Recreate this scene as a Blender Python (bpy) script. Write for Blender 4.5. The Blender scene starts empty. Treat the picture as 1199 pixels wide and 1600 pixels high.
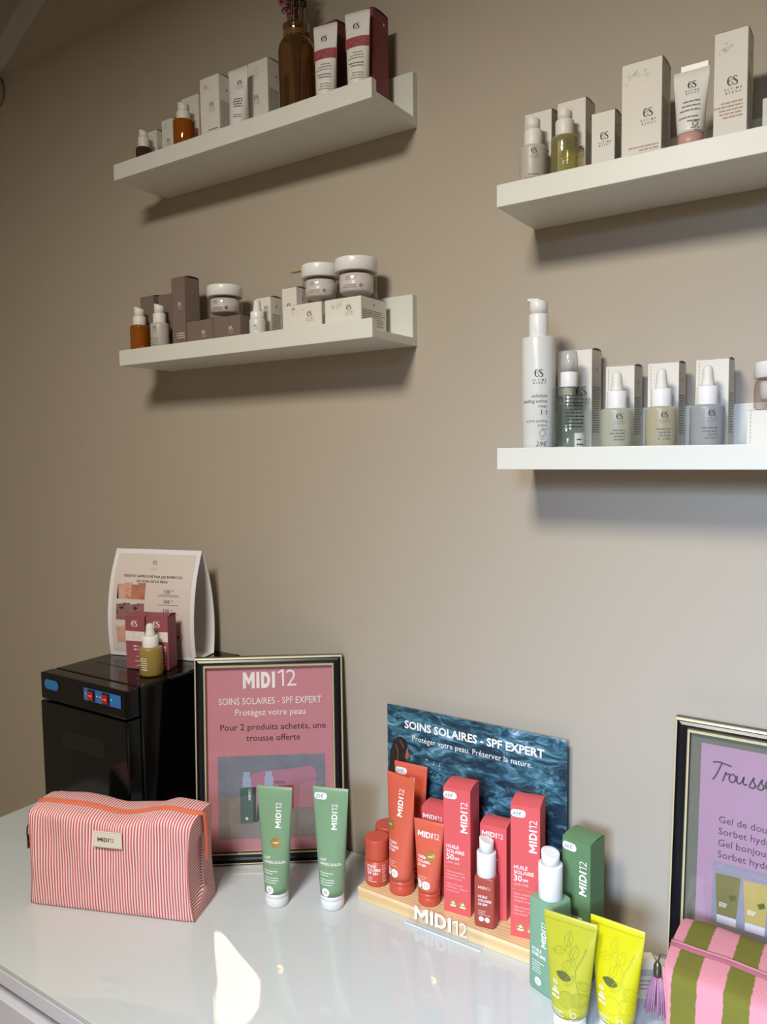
import bpy, bmesh, math, random
from math import sin, cos, pi, radians as R
from mathutils import Vector, Matrix

C = bpy.context.scene.collection
random.seed(7)

# ------------------------------------------------------------------ camera, world, lights, exposure
sc = bpy.context.scene
CAM = Vector((0.7703, -1.0166, 1.455))
YAW, PIT, ROL, FPX = 0.5893, -0.0766, -0.0128, 1200.1
fw = Vector((-sin(YAW) * cos(PIT), cos(YAW) * cos(PIT), sin(PIT)))
rt = Vector((cos(YAW), sin(YAW), 0)); up = rt.cross(fw)
rt2 = rt * cos(ROL) + up * sin(ROL); up2 = up * cos(ROL) - rt * sin(ROL)
cd = bpy.data.cameras.new('camera'); cam = bpy.data.objects.new('camera', cd); C.objects.link(cam)
cam.matrix_world = Matrix(((rt2.x, up2.x, -fw.x, CAM.x), (rt2.y, up2.y, -fw.y, CAM.y),
                           (rt2.z, up2.z, -fw.z, CAM.z), (0, 0, 0, 1)))
cd.sensor_fit = 'HORIZONTAL'; cd.sensor_width = 36.0; cd.lens = FPX / 1199 * 36.0
cd.clip_start = 0.02; cd.clip_end = 30
sc.camera = cam
sc.view_settings.view_transform = 'Standard'; sc.view_settings.look = 'None'
sc.view_settings.gamma = 1.0; sc.view_settings.use_curve_mapping = False
sc.view_settings.exposure = 0.0
sc.cycles.sample_clamp_indirect = 0.0
LAMP_POWER = 80.0                      # radiance of the pendant panel's diffuser
LAMP_COL = (1.0, 0.945, 0.83)
WINDOW_W = 9.0                         # daylight through the window in the front wall
WINDOW_COL = (0.52, 0.70, 1.0)
w = bpy.data.worlds.new('world'); sc.world = w; w.use_nodes = True
w.node_tree.nodes['Background'].inputs[0].default_value = (0.75, 0.85, 1.0, 1)
w.node_tree.nodes['Background'].inputs[1].default_value = 0.6
ld = bpy.data.lights.new('window_daylight', 'AREA'); ld.shape = 'RECTANGLE'; ld.size = 0.60; ld.size_y = 0.50; ld.spread = R(42)
ld.energy = WINDOW_W; ld.color = WINDOW_COL
lo = bpy.data.objects.new('window_daylight', ld); C.objects.link(lo)
lo.location = (1.05, -2.93, 2.02)
lo.rotation_euler = (Vector((0.90, 0, 0.66)) - lo.location).to_track_quat('-Z', 'Y').to_euler()

# ------------------------------------------------------------------ materials
def lin(h):
    if isinstance(h, str):
        c = [int(h[i:i + 2], 16) / 255 for i in (0, 2, 4)]
        return tuple(x / 12.92 if x <= 0.04045 else ((x + 0.055) / 1.055) ** 2.4 for x in c)
    return h
MATS = {}
def P(name, col, rough=0.5, metal=0.0, spec=0.5, bump=0.0, bscale=300, vary=0.0, vscale=6, coat=0.0, sss=0.0):
    if name in MATS: return MATS[name]
    m = bpy.data.materials.new(name); m.use_nodes = True; nt = m.node_tree; b = nt.nodes['Principled BSDF']
    c = lin(col)
    b.inputs['Base Color'].default_value = (*c, 1); b.inputs['Roughness'].default_value = rough
    b.inputs['Metallic'].default_value = metal; b.inputs['Specular IOR Level'].default_value = spec
    b.inputs['Coat Weight'].default_value = coat
    if bump or vary:
        tc = nt.nodes.new('ShaderNodeTexCoord')
    if bump:
        n = nt.nodes.new('ShaderNodeTexNoise'); n.inputs['Scale'].default_value = bscale; n.inputs['Detail'].default_value = 3
        bp = nt.nodes.new('ShaderNodeBump'); bp.inputs['Strength'].default_value = bump; bp.inputs['Distance'].default_value = 0.002
        nt.links.new(tc.outputs['Object'], n.inputs['Vector']); nt.links.new(n.outputs['Fac'], bp.inputs['Height'])
        nt.links.new(bp.outputs['Normal'], b.inputs['Normal'])
    if vary:
        n = nt.nodes.new('ShaderNodeTexNoise'); n.inputs['Scale'].default_value = vscale; n.inputs['Detail'].default_value = 4
        r = nt.nodes.new('ShaderNodeValToRGB')
        r.color_ramp.elements[0].position = 0.3; r.color_ramp.elements[1].position = 0.7
        r.color_ramp.elements[0].color = (*[x * (1 - vary) for x in c], 1)
        r.color_ramp.elements[1].color = (*[min(1, x * (1 + vary)) for x in c], 1)
        nt.links.new(tc.outputs['Object'], n.inputs['Vector']); nt.links.new(n.outputs['Fac'], r.inputs['Fac'])
        nt.links.new(r.outputs['Color'], b.inputs['Base Color'])
    MATS[name] = m; return m
def GLASS(name, tint=(1, 1, 1), rough=0.02, gloss=1.0, body=None, bodymix=0.0):
    """thin-walled clear or tinted glass: tinted transparency under a fresnel gloss, with an optional cloudy body"""
    if name in MATS: return MATS[name]
    m = bpy.data.materials.new(name); m.use_nodes = True; nt = m.node_tree
    nt.nodes.remove(nt.nodes['Principled BSDF']); out = nt.nodes['Material Output']
    t = nt.nodes.new('ShaderNodeBsdfTransparent'); t.inputs[0].default_value = (*lin(tint), 1)
    g = nt.nodes.new('ShaderNodeBsdfGlossy'); g.inputs['Roughness'].default_value = rough
    f = nt.nodes.new('ShaderNodeFresnel'); f.inputs[0].default_value = 1.5
    src = t.outputs[0]
    if body is not None:
        d = nt.nodes.new('ShaderNodeBsdfDiffuse'); d.inputs[0].default_value = (*lin(body), 1)
        tr = nt.nodes.new('ShaderNodeBsdfTranslucent'); tr.inputs[0].default_value = (*lin(body), 1)
        a = nt.nodes.new('ShaderNodeMixShader'); a.inputs[0].default_value = 0.35
        nt.links.new(d.outputs[0], a.inputs[1]); nt.links.new(tr.outputs[0], a.inputs[2])
        mx = nt.nodes.new('ShaderNodeMixShader'); mx.inputs[0].default_value = bodymix
        nt.links.new(t.outputs[0], mx.inputs[1]); nt.links.new(a.outputs[0], mx.inputs[2]); src = mx.outputs[0]
    ge = nt.nodes.new('ShaderNodeNewGeometry'); io = nt.nodes.new('ShaderNodeMix'); io.inputs[2].default_value = 1.5; io.inputs[3].default_value = 1 / 1.5
    nt.links.new(ge.outputs['Backfacing'], io.inputs[0]); nt.links.new(io.outputs[0], f.inputs[0])   # thin wall: same gloss from both sides
    mm = nt.nodes.new('ShaderNodeMath'); mm.operation = 'MULTIPLY'; mm.inputs[1].default_value = gloss
    nt.links.new(f.outputs[0], mm.inputs[0])
    mix = nt.nodes.new('ShaderNodeMixShader')
    nt.links.new(mm.outputs[0], mix.inputs[0]); nt.links.new(src, mix.inputs[1]); nt.links.new(g.outputs[0], mix.inputs[2])
    nt.links.new(mix.outputs[0], out.inputs['Surface'])
    MATS[name] = m; return m
def STRIPE(name, ca, cb, n, duty=0.5, rough=0.85, bump=0.0, soft=0.06, wob=0.0):
    """woven stripes that follow the U coordinate of the cloth"""
    m = bpy.data.materials.new(name); m.use_nodes = True; nt = m.node_tree; b = nt.nodes['Principled BSDF']
    uv = nt.nodes.new('ShaderNodeUVMap'); sx = nt.nodes.new('ShaderNodeSeparateXYZ'); nt.links.new(uv.outputs[0], sx.inputs[0])
    tc = nt.nodes.new('ShaderNodeTexCoord')
    ns = nt.nodes.new('ShaderNodeTexNoise'); ns.inputs['Scale'].default_value = 900 if not wob else 160
    nt.links.new(tc.outputs['Object'], ns.inputs['Vector'])
    mu = nt.nodes.new('ShaderNodeMath'); mu.operation = 'MULTIPLY_ADD'; mu.inputs[1].default_value = n
    off = nt.nodes.new('ShaderNodeMath'); off.operation = 'MULTIPLY'; off.inputs[1].default_value = wob
    nt.links.new(ns.outputs['Fac'], off.inputs[0])
    nt.links.new(sx.outputs[0], mu.inputs[0]); nt.links.new(off.outputs[0], mu.inputs[2])
    pp = nt.nodes.new('ShaderNodeMath'); pp.operation = 'PINGPONG'; pp.inputs[1].default_value = 0.5
    nt.links.new(mu.outputs[0], pp.inputs[0])
    r = nt.nodes.new('ShaderNodeValToRGB')
    r.color_ramp.elements[0].position = duty / 2 - soft / 2; r.color_ramp.elements[1].position = duty / 2 + soft / 2
    r.color_ramp.elements[0].color = (*lin(ca), 1); r.color_ramp.elements[1].color = (*lin(cb), 1)
    nt.links.new(pp.outputs[0], r.inputs['Fac']); nt.links.new(r.outputs['Color'], b.inputs['Base Color'])
    b.inputs['Roughness'].default_value = rough; b.inputs['Specular IOR Level'].default_value = 0.2
    if bump:
        n2 = nt.nodes.new('ShaderNodeTexNoise'); n2.inputs['Scale'].default_value = 700; n2.inputs['Detail'].default_value = 4
        bp = nt.nodes.new('ShaderNodeBump'); bp.inputs['Strength'].default_value = bump; bp.inputs['Distance'].default_value = 0.002
        nt.links.new(tc.outputs['Object'], n2.inputs['Vector']); nt.links.new(n2.outputs['Fac'], bp.inputs['Height'])
        nt.links.new(bp.outputs['Normal'], b.inputs['Normal'])
    MATS[name] = m; return m
def PINE():
    m = bpy.data.materials.new('pine_wood'); m.use_nodes = True; nt = m.node_tree; b = nt.nodes['Principled BSDF']
    tc = nt.nodes.new('ShaderNodeTexCoord'); mp = nt.nodes.new('ShaderNodeMapping')
    mp.inputs['Scale'].default_value = (1.2, 14, 14); mp.inputs['Rotation'].default_value = (0.3, 0.02, 0)
    nt.links.new(tc.outputs['Object'], mp.inputs['Vector'])
    wv = nt.nodes.new('ShaderNodeTexWave'); wv.wave_type = 'RINGS'; wv.rings_direction = 'X'
    wv.inputs['Scale'].default_value = 4.5; wv.inputs['Distortion'].default_value = 1.6; wv.inputs['Detail'].default_value = 2
    nt.links.new(mp.outputs[0], wv.inputs['Vector'])
    r = nt.nodes.new('ShaderNodeValToRGB'); e = r.color_ramp.elements
    e[0].position = 0.25; e[0].color = (*lin('ecd2a4'), 1); e[1].position = 0.9; e[1].color = (*lin('deba84'), 1)
    nt.links.new(wv.outputs['Fac'], r.inputs['Fac']); nt.links.new(r.outputs['Color'], b.inputs['Base Color'])
    b.inputs['Roughness'].default_value = 0.5
    MATS['pine_wood'] = m; return m
def SEA():
    m = bpy.data.materials.new('printed_sea'); m.use_nodes = True; nt = m.node_tree; b = nt.nodes['Principled BSDF']
    tc = nt.nodes.new('ShaderNodeTexCoord'); mp = nt.nodes.new('ShaderNodeMapping')
    mp.inputs['Scale'].default_value = (9, 1, 24); mp.inputs['Rotation'].default_value = (0, R(-20), 0)
    nt.links.new(tc.outputs['Object'], mp.inputs['Vector'])
    n1 = nt.nodes.new('ShaderNodeTexNoise'); n1.inputs['Scale'].default_value = 2.9; n1.inputs['Detail'].default_value = 9
    n1.inputs['Roughness'].default_value = 0.68; n1.inputs['Distortion'].default_value = 1.3
    nt.links.new(mp.outputs[0], n1.inputs['Vector'])
    n2 = nt.nodes.new('ShaderNodeTexNoise'); n2.inputs['Scale'].default_value = 9; n2.inputs['Detail'].default_value = 3
    nt.links.new(tc.outputs['Object'], n2.inputs['Vector'])
    ad = nt.nodes.new('ShaderNodeMath'); ad.operation = 'MULTIPLY_ADD'; ad.inputs[1].default_value = 0.55
    nt.links.new(n2.outputs['Fac'], ad.inputs[0]); nt.links.new(n1.outputs['Fac'], ad.inputs[2])
    r = nt.nodes.new('ShaderNodeValToRGB'); e = r.color_ramp.elements
    e[0].position = 0.60; e[0].color = (*lin('172a39'), 1); e[1].position = 0.99; e[1].color = (*lin('c3d6e6'), 1)
    for p, c in ((0.71, '274253'), (0.79, '3a6d7c'), (0.88, '7196ad')):
        k = e.new(p); k.color = (*lin(c), 1)
    nt.links.new(ad.outputs[0], r.inputs['Fac']); nt.links.new(r.outputs['Color'], b.inputs['Base Color'])
    b.inputs['Roughness'].default_value = 0.4
    MATS['printed_sea'] = m; return m

wall_m = P('wall_paint', 'b2a797', 0.55, spec=0.35, bump=0.02, bscale=180)
white_m = P('room_paint', 'a0968a', 0.8)
ceil_m = P('ceiling_paint', 'a39d8c', 0.9)
trim_m = P('grey_trim', 'b4adab', 0.6)
floor_m = P('wood_floor', '9a8468', 0.5, vary=0.12, vscale=4)
shelf_m = P('shelf_white', 'd9d9d1', 0.42, spec=0.4)
dress_m = P('dresser_white', 'dadae4', 0.35)
top_m = P('dresser_glass_top', 'cbd1d2', 0.006, spec=0.6)
card_m = P('carton_white', 'e0dbd2', 0.6, spec=0.3)
taupe_m = P('carton_taupe', '7d6b63', 0.6, spec=0.3)
bord_m = P('carton_burgundy', '96505a', 0.55, spec=0.3)
darkred_m = P('carton_dark_red', '7c3c40', 0.5, spec=0.3)
red_m = P('carton_coral_red', 'dd5d5f', 0.5, spec=0.35)
green_m = P('carton_green', '63865d', 0.5, spec=0.35)
ink_m = P('ink_black', '2d2a2a', 0.6)
grey_ink = P('ink_grey', '77716c', 0.6)
pale_ink = P('ink_pale_grey', 'bdb7ae', 0.6)
pink_ink = P('ink_rose', 'b0938c', 0.6)
white_ink = P('ink_white', 'f6f3f0', 0.5)
rose_white = P('ink_pale_rose', 'efc9c2', 0.5)
gold_m = P('gold_foil', 'c9a552', 0.28, metal=0.55)
goldline = P('gold_line', 'c98f4a', 0.4, metal=0.3)
plast_w = P('white_plastic', 'e9e8e6', 0.3)
plast_wm = P('white_matt_plastic', 'e4e1da', 0.45)
rubber_m = P('white_rubber', 'dedbd2', 0.55)
tube_w = P('tube_white', 'e3e1dc', 0.35)
tube_g = P('tube_green', '80a27d', 0.35)
tube_o = P('tube_orange', 'd8634a', 0.35)
tube_or = P('tube_orange_cap', 'cf553e', 0.35)
stick_m = P('stick_orange', 'c9523c', 0.4)
brownred_m = P('bottle_brick', 'a8483a', 0.4)
bot_green = P('bottle_green', '7ca284', 0.35)
olive_y = P('tube_olive_yellow', 'b4b02e', 0.3)
yellow_y = P('tube_lemon_yellow', 'cbc212', 0.3)
olive_ink = P('ink_olive', '7f8127', 0.5)
olive_dk = P('ink_dark_olive', '5b6128', 0.5)
mil_white = P('bottle_milk_white', 'd9d9d6', 0.3)
frost_grey = P('frosted_grey', 'b9b3a8', 0.4)
black_m = P('gloss_black', '060607', 0.10, spec=0.32)
black2_m = P('black_seam', '030303', 0.4)
blue_m = P('blue_sticker', '2a70b0', 0.4)
redsw_m = P('switch_red', 'b01520', 0.25)
frame_bk = P('frame_black', '14141a', 0.3)
frame_gd = P('frame_gold', 'dccfa4', 0.3, metal=0.35)
paper_w = P('paper_white', 'e6e2e4', 0.6)
stick_w = P('price_sticker', 'f0eff0', 0.5)
pine_m = PINE(); sea_m = SEA()
glass_pane = GLASS('picture_glass', (1, 1, 1), 0.0)
acrylic = GLASS('clear_acrylic', (0.99, 0.99, 1), 0.02, gloss=.4)
clear_gl = GLASS('clear_bottle_glass', (0.80, 0.83, 0.82), 0.03, gloss=1.4)
jar_gl = GLASS('jar_glass', (0.88, 0.85, 0.85), 0.03)
amber_gl = GLASS('amber_glass', 'e0923a', 0.05, body='bf7420', bodymix=0.55)
brown_gl = GLASS('brown_glass', '6a4a3a', 0.05, body='6e5040', bodymix=0.5)
vase_gl = GLASS('amber_vase_glass', 'd2ad78', 0.06, gloss=3.0, body='8f6a3e', bodymix=0.15)
yellow_gl = GLASS('yellow_oil_glass', 'ece8c8', 0.04, body='cdc690', bodymix=0.3)
frost_green = GLASS('frosted_green_glass', 'd8dbc8', 0.35, body='d2d4c2', bodymix=0.8)
frost_yel = GLASS('frosted_yellow_glass', 'e0d8b8', 0.35, body='d3cbae', bodymix=0.8)
frost_blue = GLASS('frosted_grey_glass', 'cccfd2', 0.35, body='bfc2c4', bodymix=0.8)
frost_amb = GLASS('frosted_amber_glass', 'd2bc78', 0.35, body='bfa558', bodymix=0.82)
clearcap = GLASS('clear_cap_plastic', (0.92, 0.92, 0.92), 0.08, body='d8d8d6', bodymix=0.45)

# ------------------------------------------------------------------ mesh builder
_txt = {}
def text_geo(s, bold=0.0, shear=0.0, track=1.0):
    k = (s, bold, shear, track)
    if k in _txt: return _txt[k]
    cu = bpy.data.curves.new('t', 'FONT'); cu.body = s; cu.size = 1.0; cu.resolution_u = 2
    cu.dimensions = '2D'; cu.fill_mode = 'FRONT'; cu.offset = bold; cu.shear = shear; cu.space_character = track
    ob = bpy.data.objects.new('t', cu); C.objects.link(ob)
    me = ob.to_mesh()
    vs = [(v.co.x, v.co.y) for v in me.vertices]; fs = [tuple(p.vertices) for p in me.polygons]
    ob.to_mesh_clear(); bpy.data.objects.remove(ob); bpy.data.curves.remove(cu)
    if vs:
        x0 = min(v[0] for v in vs); x1 = max(v[0] for v in vs)
    else: x0 = x1 = 0
    _txt[k] = (vs, fs, x0, x1); return _txt[k]
def flat(y): return lambda u, v: (u, y, v)
def side(x, y0): return lambda u, v: (x, y0 + u, v)
def cyl(r): return lambda u, v: (r * sin(u / r), -r * cos(u / r), v)
def top(z): return lambda u, v: (u, v, z)

class MB:
    def __init__(s): s.v = []; s.f = []; s.m = []; s.sm = []; s.mats = []; s.uv = {}
    def mi(s, m):
        if m not in s.mats: s.mats.append(m)
        return s.mats.index(m)
    def face(s, pts, m, smooth=False):
        b = len(s.v); s.v += [tuple(p) for p in pts]; s.f.append(tuple(range(b, b + len(pts)))); s.m.append(s.mi(m)); s.sm.append(smooth)
    def geo(s, vs, fs, m, smooth=False):
        b = len(s.v); s.v += [tuple(p) for p in vs]; k = s.mi(m)
        for f in fs: s.f.append(tuple(b + i for i in f)); s.m.append(k); s.sm.append(smooth)
    def box(s, x0, x1, y0, y1, z0, z1, m, bev=0.0):
        bm = bmesh.new()
        bmesh.ops.create_cube(bm, size=1.0)
        for v in bm.verts:
            v.co = Vector(((x0 + x1) / 2 + v.co.x * (x1 - x0), (y0 + y1) / 2 + v.co.y * (y1 - y0), (z0 + z1) / 2 + v.co.z * (z1 - z0)))
        if bev: bmesh.ops.bevel(bm, geom=bm.edges[:], offset=bev, segments=2, affect='EDGES', profile=0.6)
        bm.verts.index_update()
        s.geo([v.co[:] for v in bm.verts], [[v.index for v in f.verts] for f in bm.faces], m, False); bm.free()
    def loft(s, rings, m, cap0=True, cap1=True, smooth=True, closed=True):
        n = len(rings[0]); b = len(s.v); k = s.mi(m)
        for r in rings: s.v += [tuple(p) for p in r]
        for i in range(len(rings) - 1):
            for j in range(n if closed else n - 1):
                a = b + i * n + j; c = b + i * n + (j + 1) % n
                s.f.append((a, c, c + n, a + n)); s.m.append(k); s.sm.append(smooth)
        if cap0: s.f.append(tuple(b + j for j in reversed(range(n)))); s.m.append(k); s.sm.append(False)
        if cap1: s.f.append(tuple(b + (len(rings) - 1) * n + j for j in range(n))); s.m.append(k); s.sm.append(False)
    def lathe(s, prof, m, seg=40, cx=0, cy=0, cap0=True, cap1=True, rib=None):
        rings = []
        for r, z in prof:
            rings.append([(cx + r * (1 + (rib(j, z) if rib else 0)) * sin(2 * pi * j / seg), cy - r * (1 + (rib(j, z) if rib else 0)) * cos(2 * pi * j / seg), z) for j in range(seg)])
        s.loft(rings, m, cap0, cap1)
    def tube(s, pts, r, m, seg=6):
        pts = [Vector(p) for p in pts]; rings = []
        for i, p in enumerate(pts):
            d = (pts[min(i + 1, len(pts) - 1)] - pts[max(i - 1, 0)]).normalized()
            a = d.orthogonal().normalized() if i == 0 else (a - d * a.dot(d)).normalized()
            b = d.cross(a); rr = r[i] if isinstance(r, (list, tuple)) else r
            rings.append([p + (a * cos(2 * pi * k / seg) + b * sin(2 * pi * k / seg)) * rr for k in range(seg)])
        s.loft(rings, m)
    def text(s, t, size, x, z, mp, m, align='C', bold=0.0, rot=0, shear=0.0, track=1.0, width=None):
        vs, fs, x0, x1 = text_geo(t, bold, shear, track)
        sx = size if width is None else width / max(1e-6, x1 - x0)
        ox = {'C': (x0 + x1) / 2, 'L': x0, 'R': x1}[align]
        out = []
        for a, b in vs:
            a = (a - ox) * sx; b = b * size
            if rot: a, b = a * cos(rot) - b * sin(rot), a * sin(rot) + b * cos(rot)
            out.append(mp(x + a, z + b))
        s.geo(out, fs, m)
        return (x1 - x0) * sx
    def midi(s, size, x, z, mp, m, rot=0, m2=None):
        """the word MIDI in heavy letters with a light 12 after it; x, z is the start of the baseline"""
        wd = s.heavy(size, x, z, mp, m, rot)
        d = wd + 0.13 * size
        s.twelve(size, x, z, d, mp, m2 or m, rot)
    def heavy(s, size, x, z, mp, m, rot=0, sx=1.0, t=.155):
        """the letters M I D I drawn as heavy geometric capitals; returns the width of the word"""
        H, g = .70, .12; c, n = cos(rot), sin(rot); o = 0.0
        def Q(pts):
            s.geo([mp(x + size * ((o + a) * sx * c - b * n), z + size * ((o + a) * sx * n + b * c)) for a, b in pts], [tuple(range(len(pts)))], m)
        for ch in 'MIDI':
            if ch == 'I': Q([(0, 0), (t, 0), (t, H), (0, H)]); o += t + g
            elif ch == 'M':
                wd = .80
                Q([(0, 0), (t, 0), (t, H), (0, H)]); Q([(wd - t, 0), (wd, 0), (wd, H), (wd - t, H)])
                Q([(t, H - .30), (wd / 2, .13), (wd / 2, .40), (t, H)]); Q([(wd / 2, .13), (wd - t, H - .30), (wd - t, H), (wd / 2, .40)]); o += wd + g
            else:
                Q([(0, 0), (t, 0), (t, H), (0, H)]); k = 9; bx = .27
                for i in range(k):
                    a0, a1 = -pi / 2 + pi * i / k, -pi / 2 + pi * (i + 1) / k
                    Q([(bx + (H / 2 - t) * cos(a0), H / 2 + (H / 2 - t * .92) * sin(a0)), (bx + H / 2 * cos(a0), H / 2 + H / 2 * sin(a0)), (bx + H / 2 * cos(a1), H / 2 + H / 2 * sin(a1)), (bx + (H / 2 - t) * cos(a1), H / 2 + (H / 2 - t * .92) * sin(a1))])
                Q([(t, 0), (bx, 0), (bx, t * .92), (t, t * .92)]); Q([(t, H - t * .92), (bx, H - t * .92), (bx, H), (t, H)]); o += bx + H / 2 + g
        return (o - g) * sx * size
    def twelve(s, size, x, z, d, mp, m, rot=0):
        m2 = None; H = 0.70 * size; t = 0.075 * size
        def T(pts): s.geo([mp(x + (d + a) * cos(rot) - b * sin(rot), z + (d + a) * sin(rot) + b * cos(rot)) for a, b in pts], [tuple(range(len(pts)))], m2 or m)
        q = 0.17 * size; T([(q, 0), (q + t, 0), (q + t, H), (q, H)]); T([(q, H), (q, H - t * 1.2), (0.0, H - .18 * size), (0.0, H - .18 * size + t)])
        k = q + t + 0.10 * size
        s.text('2', size, x + (d + k) * cos(rot), z + (d + k) * sin(rot), mp, m2 or m, 'L', -0.008, rot)
    def strip(s, x0, x1, z0, z1, mp, m, nu=1, nv=1):
        vs = [mp(x0 + (x1 - x0) * i / nu, z0 + (z1 - z0) * j / nv) for j in range(nv + 1) for i in range(nu + 1)]
        fs = [(j * (nu + 1) + i, j * (nu + 1) + i + 1, (j + 1) * (nu + 1) + i + 1, (j + 1) * (nu + 1) + i) for j in range(nv) for i in range(nu)]
        s.geo(vs, fs, m, nu > 1)
    def lines(s, x0, x1, z, n, h, gap, mp, m, align='R', seed=1, fill=(0.55, 1.0)):
        """rows of print too small to read in the photograph, as broken word-long dashes"""
        rn = random.Random(seed)
        for i in range(n):
            L = (x1 - x0) * rn.uniform(*fill)
            a = x1 - L if align == 'R' else x0 if align == 'L' else (x0 + x1 - L) / 2
            e = a + L
            while a < e - h * 0.5:
                wl = min(e - a, rn.uniform(1.6, 4.5) * h)
                s.strip(a, a + wl, z - h, z, mp, m); a += wl + 0.55 * h
            z -= gap
    def disc(s, x, z, r, mp, m, n=20):
        s.geo([mp(x, z)] + [mp(x + r * cos(2 * pi * i / n), z + r * sin(2 * pi * i / n)) for i in range(n)], [(0, 1 + i, 1 + (i + 1) % n) for i in range(n)], m)
    def ring(s, x, z, r0, r1, mp, m, n=20):
        vs = [mp(x + r * cos(2 * pi * i / n), z + r * sin(2 * pi * i / n)) for r in (r0, r1) for i in range(n)]
        s.geo(vs, [(i, (i + 1) % n, n + (i + 1) % n, n + i) for i in range(n)], m)
    def poly(s, pts, mp, m): s.geo([mp(*p) for p in pts], [tuple(range(len(pts)))], m)
    def stroke(s, pts, wd, mp, m, sub=5):
        """a pen stroke: smooth curve through pts with a width (or a width at each point)"""
        n = len(pts); ws = wd if isinstance(wd, (list, tuple)) else [wd] * n
        q = []; qw = []
        for i in range(n - 1):
            p0, p1, p2, p3 = pts[max(i - 1, 0)], pts[i], pts[i + 1], pts[min(i + 2, n - 1)]
            for k in range(sub):
                t = k / sub
                q.append(tuple(0.5 * (2 * p1[c] + (p2[c] - p0[c]) * t + (2 * p0[c] - 5 * p1[c] + 4 * p2[c] - p3[c]) * t * t + (3 * p1[c] - p0[c] - 3 * p2[c] + p3[c]) * t ** 3) for c in (0, 1)))
                qw.append(ws[i] * (1 - t) + ws[i + 1] * t)
        q.append(pts[-1]); qw.append(ws[-1])
        vs = []
        for i, (a, b) in enumerate(q):
            c, d = q[min(i + 1, len(q) - 1)]; e, f = q[max(i - 1, 0)]
            L = math.hypot(c - e, d - f) or 1; nx, nz = -(d - f) / L, (c - e) / L
            vs += [mp(a + nx * qw[i] / 2, b + nz * qw[i] / 2), mp(a - nx * qw[i] / 2, b - nz * qw[i] / 2)]
        s.geo(vs, [(2 * i, 2 * i + 1, 2 * i + 3, 2 * i + 2) for i in range(len(q) - 1)], m)
    def es(s, x, z, h, mp, m, words=None):
        """the monogram: a swelling e whose bar runs into a high-contrast S, with spaced capitals below"""
        k = h
        s.stroke([(x + a * k, z + b * k) for a, b in ((-.12, .36), (-.30, .47), (-.50, .30), (-.56, .0), (-.50, -.30), (-.32, -.48), (-.14, -.40))], [.05 * k, .07 * k, .15 * k, .19 * k, .15 * k, .07 * k, .04 * k], mp, m)
        s.stroke([(x + a * k, z + b * k) for a, b in ((.42, .34), (.26, .47), (.06, .40), (.06, .20), (.28, -.02), (.44, -.22), (.36, -.43), (.12, -.47), (-.06, -.32))], [.09 * k, .05 * k, .09 * k, .14 * k, .19 * k, .14 * k, .09 * k, .05 * k, .08 * k], mp, m)
        s.stroke([(x - .50 * k, z - .02 * k), (x - .28 * k, z + .06 * k), (x - .10 * k, z + .20 * k), (x - .12 * k, z + .36 * k)], .055 * k, mp, m)
        s.disc(x - .10 * k, z - .22 * k, .075 * k, mp, m, 10)
        if words:
            s.text('ESTIME', h * .34, x, z - 1.0 * h, mp, words, 'C', 0.01, track=1.9)
            s.text('&SENS', h * .34, x, z - 1.38 * h, mp, words, 'C', 0.01, track=2.0)
    def leaves(s, x, z, sc_, mp, m, seed=3, n=9):
        rn = random.Random(seed)
        for i in range(n):
            a = rn.uniform(0, 2 * pi); cx = x + rn.uniform(-1, 1) * sc_; cz = z + rn.uniform(-.7, .7) * sc_
            L = sc_ * rn.uniform(.3, .5)
            p = [(cx + cos(a) * L * t - sin(a) * b * L, cz + sin(a) * L * t + cos(a) * b * L) for t, b in ((0, 0), (.3, .22), (.7, .2), (1, 0), (.7, -.2), (.3, -.22), (0, 0))]
            s.stroke(p, sc_ * .035, mp, m, 3)
    def build(s, name, parent=None, loc=(0, 0, 0), rz=0.0, uv=None, autosmooth=False):
        me = bpy.data.meshes.new(name); me.from_pydata(s.v, [], s.f)
        for m in s.mats: me.materials.append(m)
        me.polygons.foreach_set('material_index', s.m); me.polygons.foreach_set('use_smooth', s.sm)
        if uv:
            l = me.uv_layers.new(name='UVMap')
            for lp in me.loops: l.data[lp.index].uv = uv[lp.vertex_index]
        me.update()
        ob = bpy.data.objects.new(name, me); C.objects.link(ob)
        if parent: ob.parent = parent
        ob.location = loc; ob.rotation_euler = (0, 0, rz)
        return ob

def thing(name, label, cat, loc=(0, 0, 0), rz=0.0, group=None):
    o = bpy.data.objects.new(name, None); C.objects.link(o); o.empty_display_size = 0.02
    o.location = loc; o.rotation_euler = (0, 0, rz); o['label'] = label; o['category'] = cat
    if group: o['group'] = group
    return o
def tag(o, label, cat, group=None):
    o['label'] = label; o['category'] = cat
    if group: o['group'] = group
    return o
def struct(name, mb, **k):
    o = mb.build(name, **k); o['kind'] = 'structure'; return o

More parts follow.
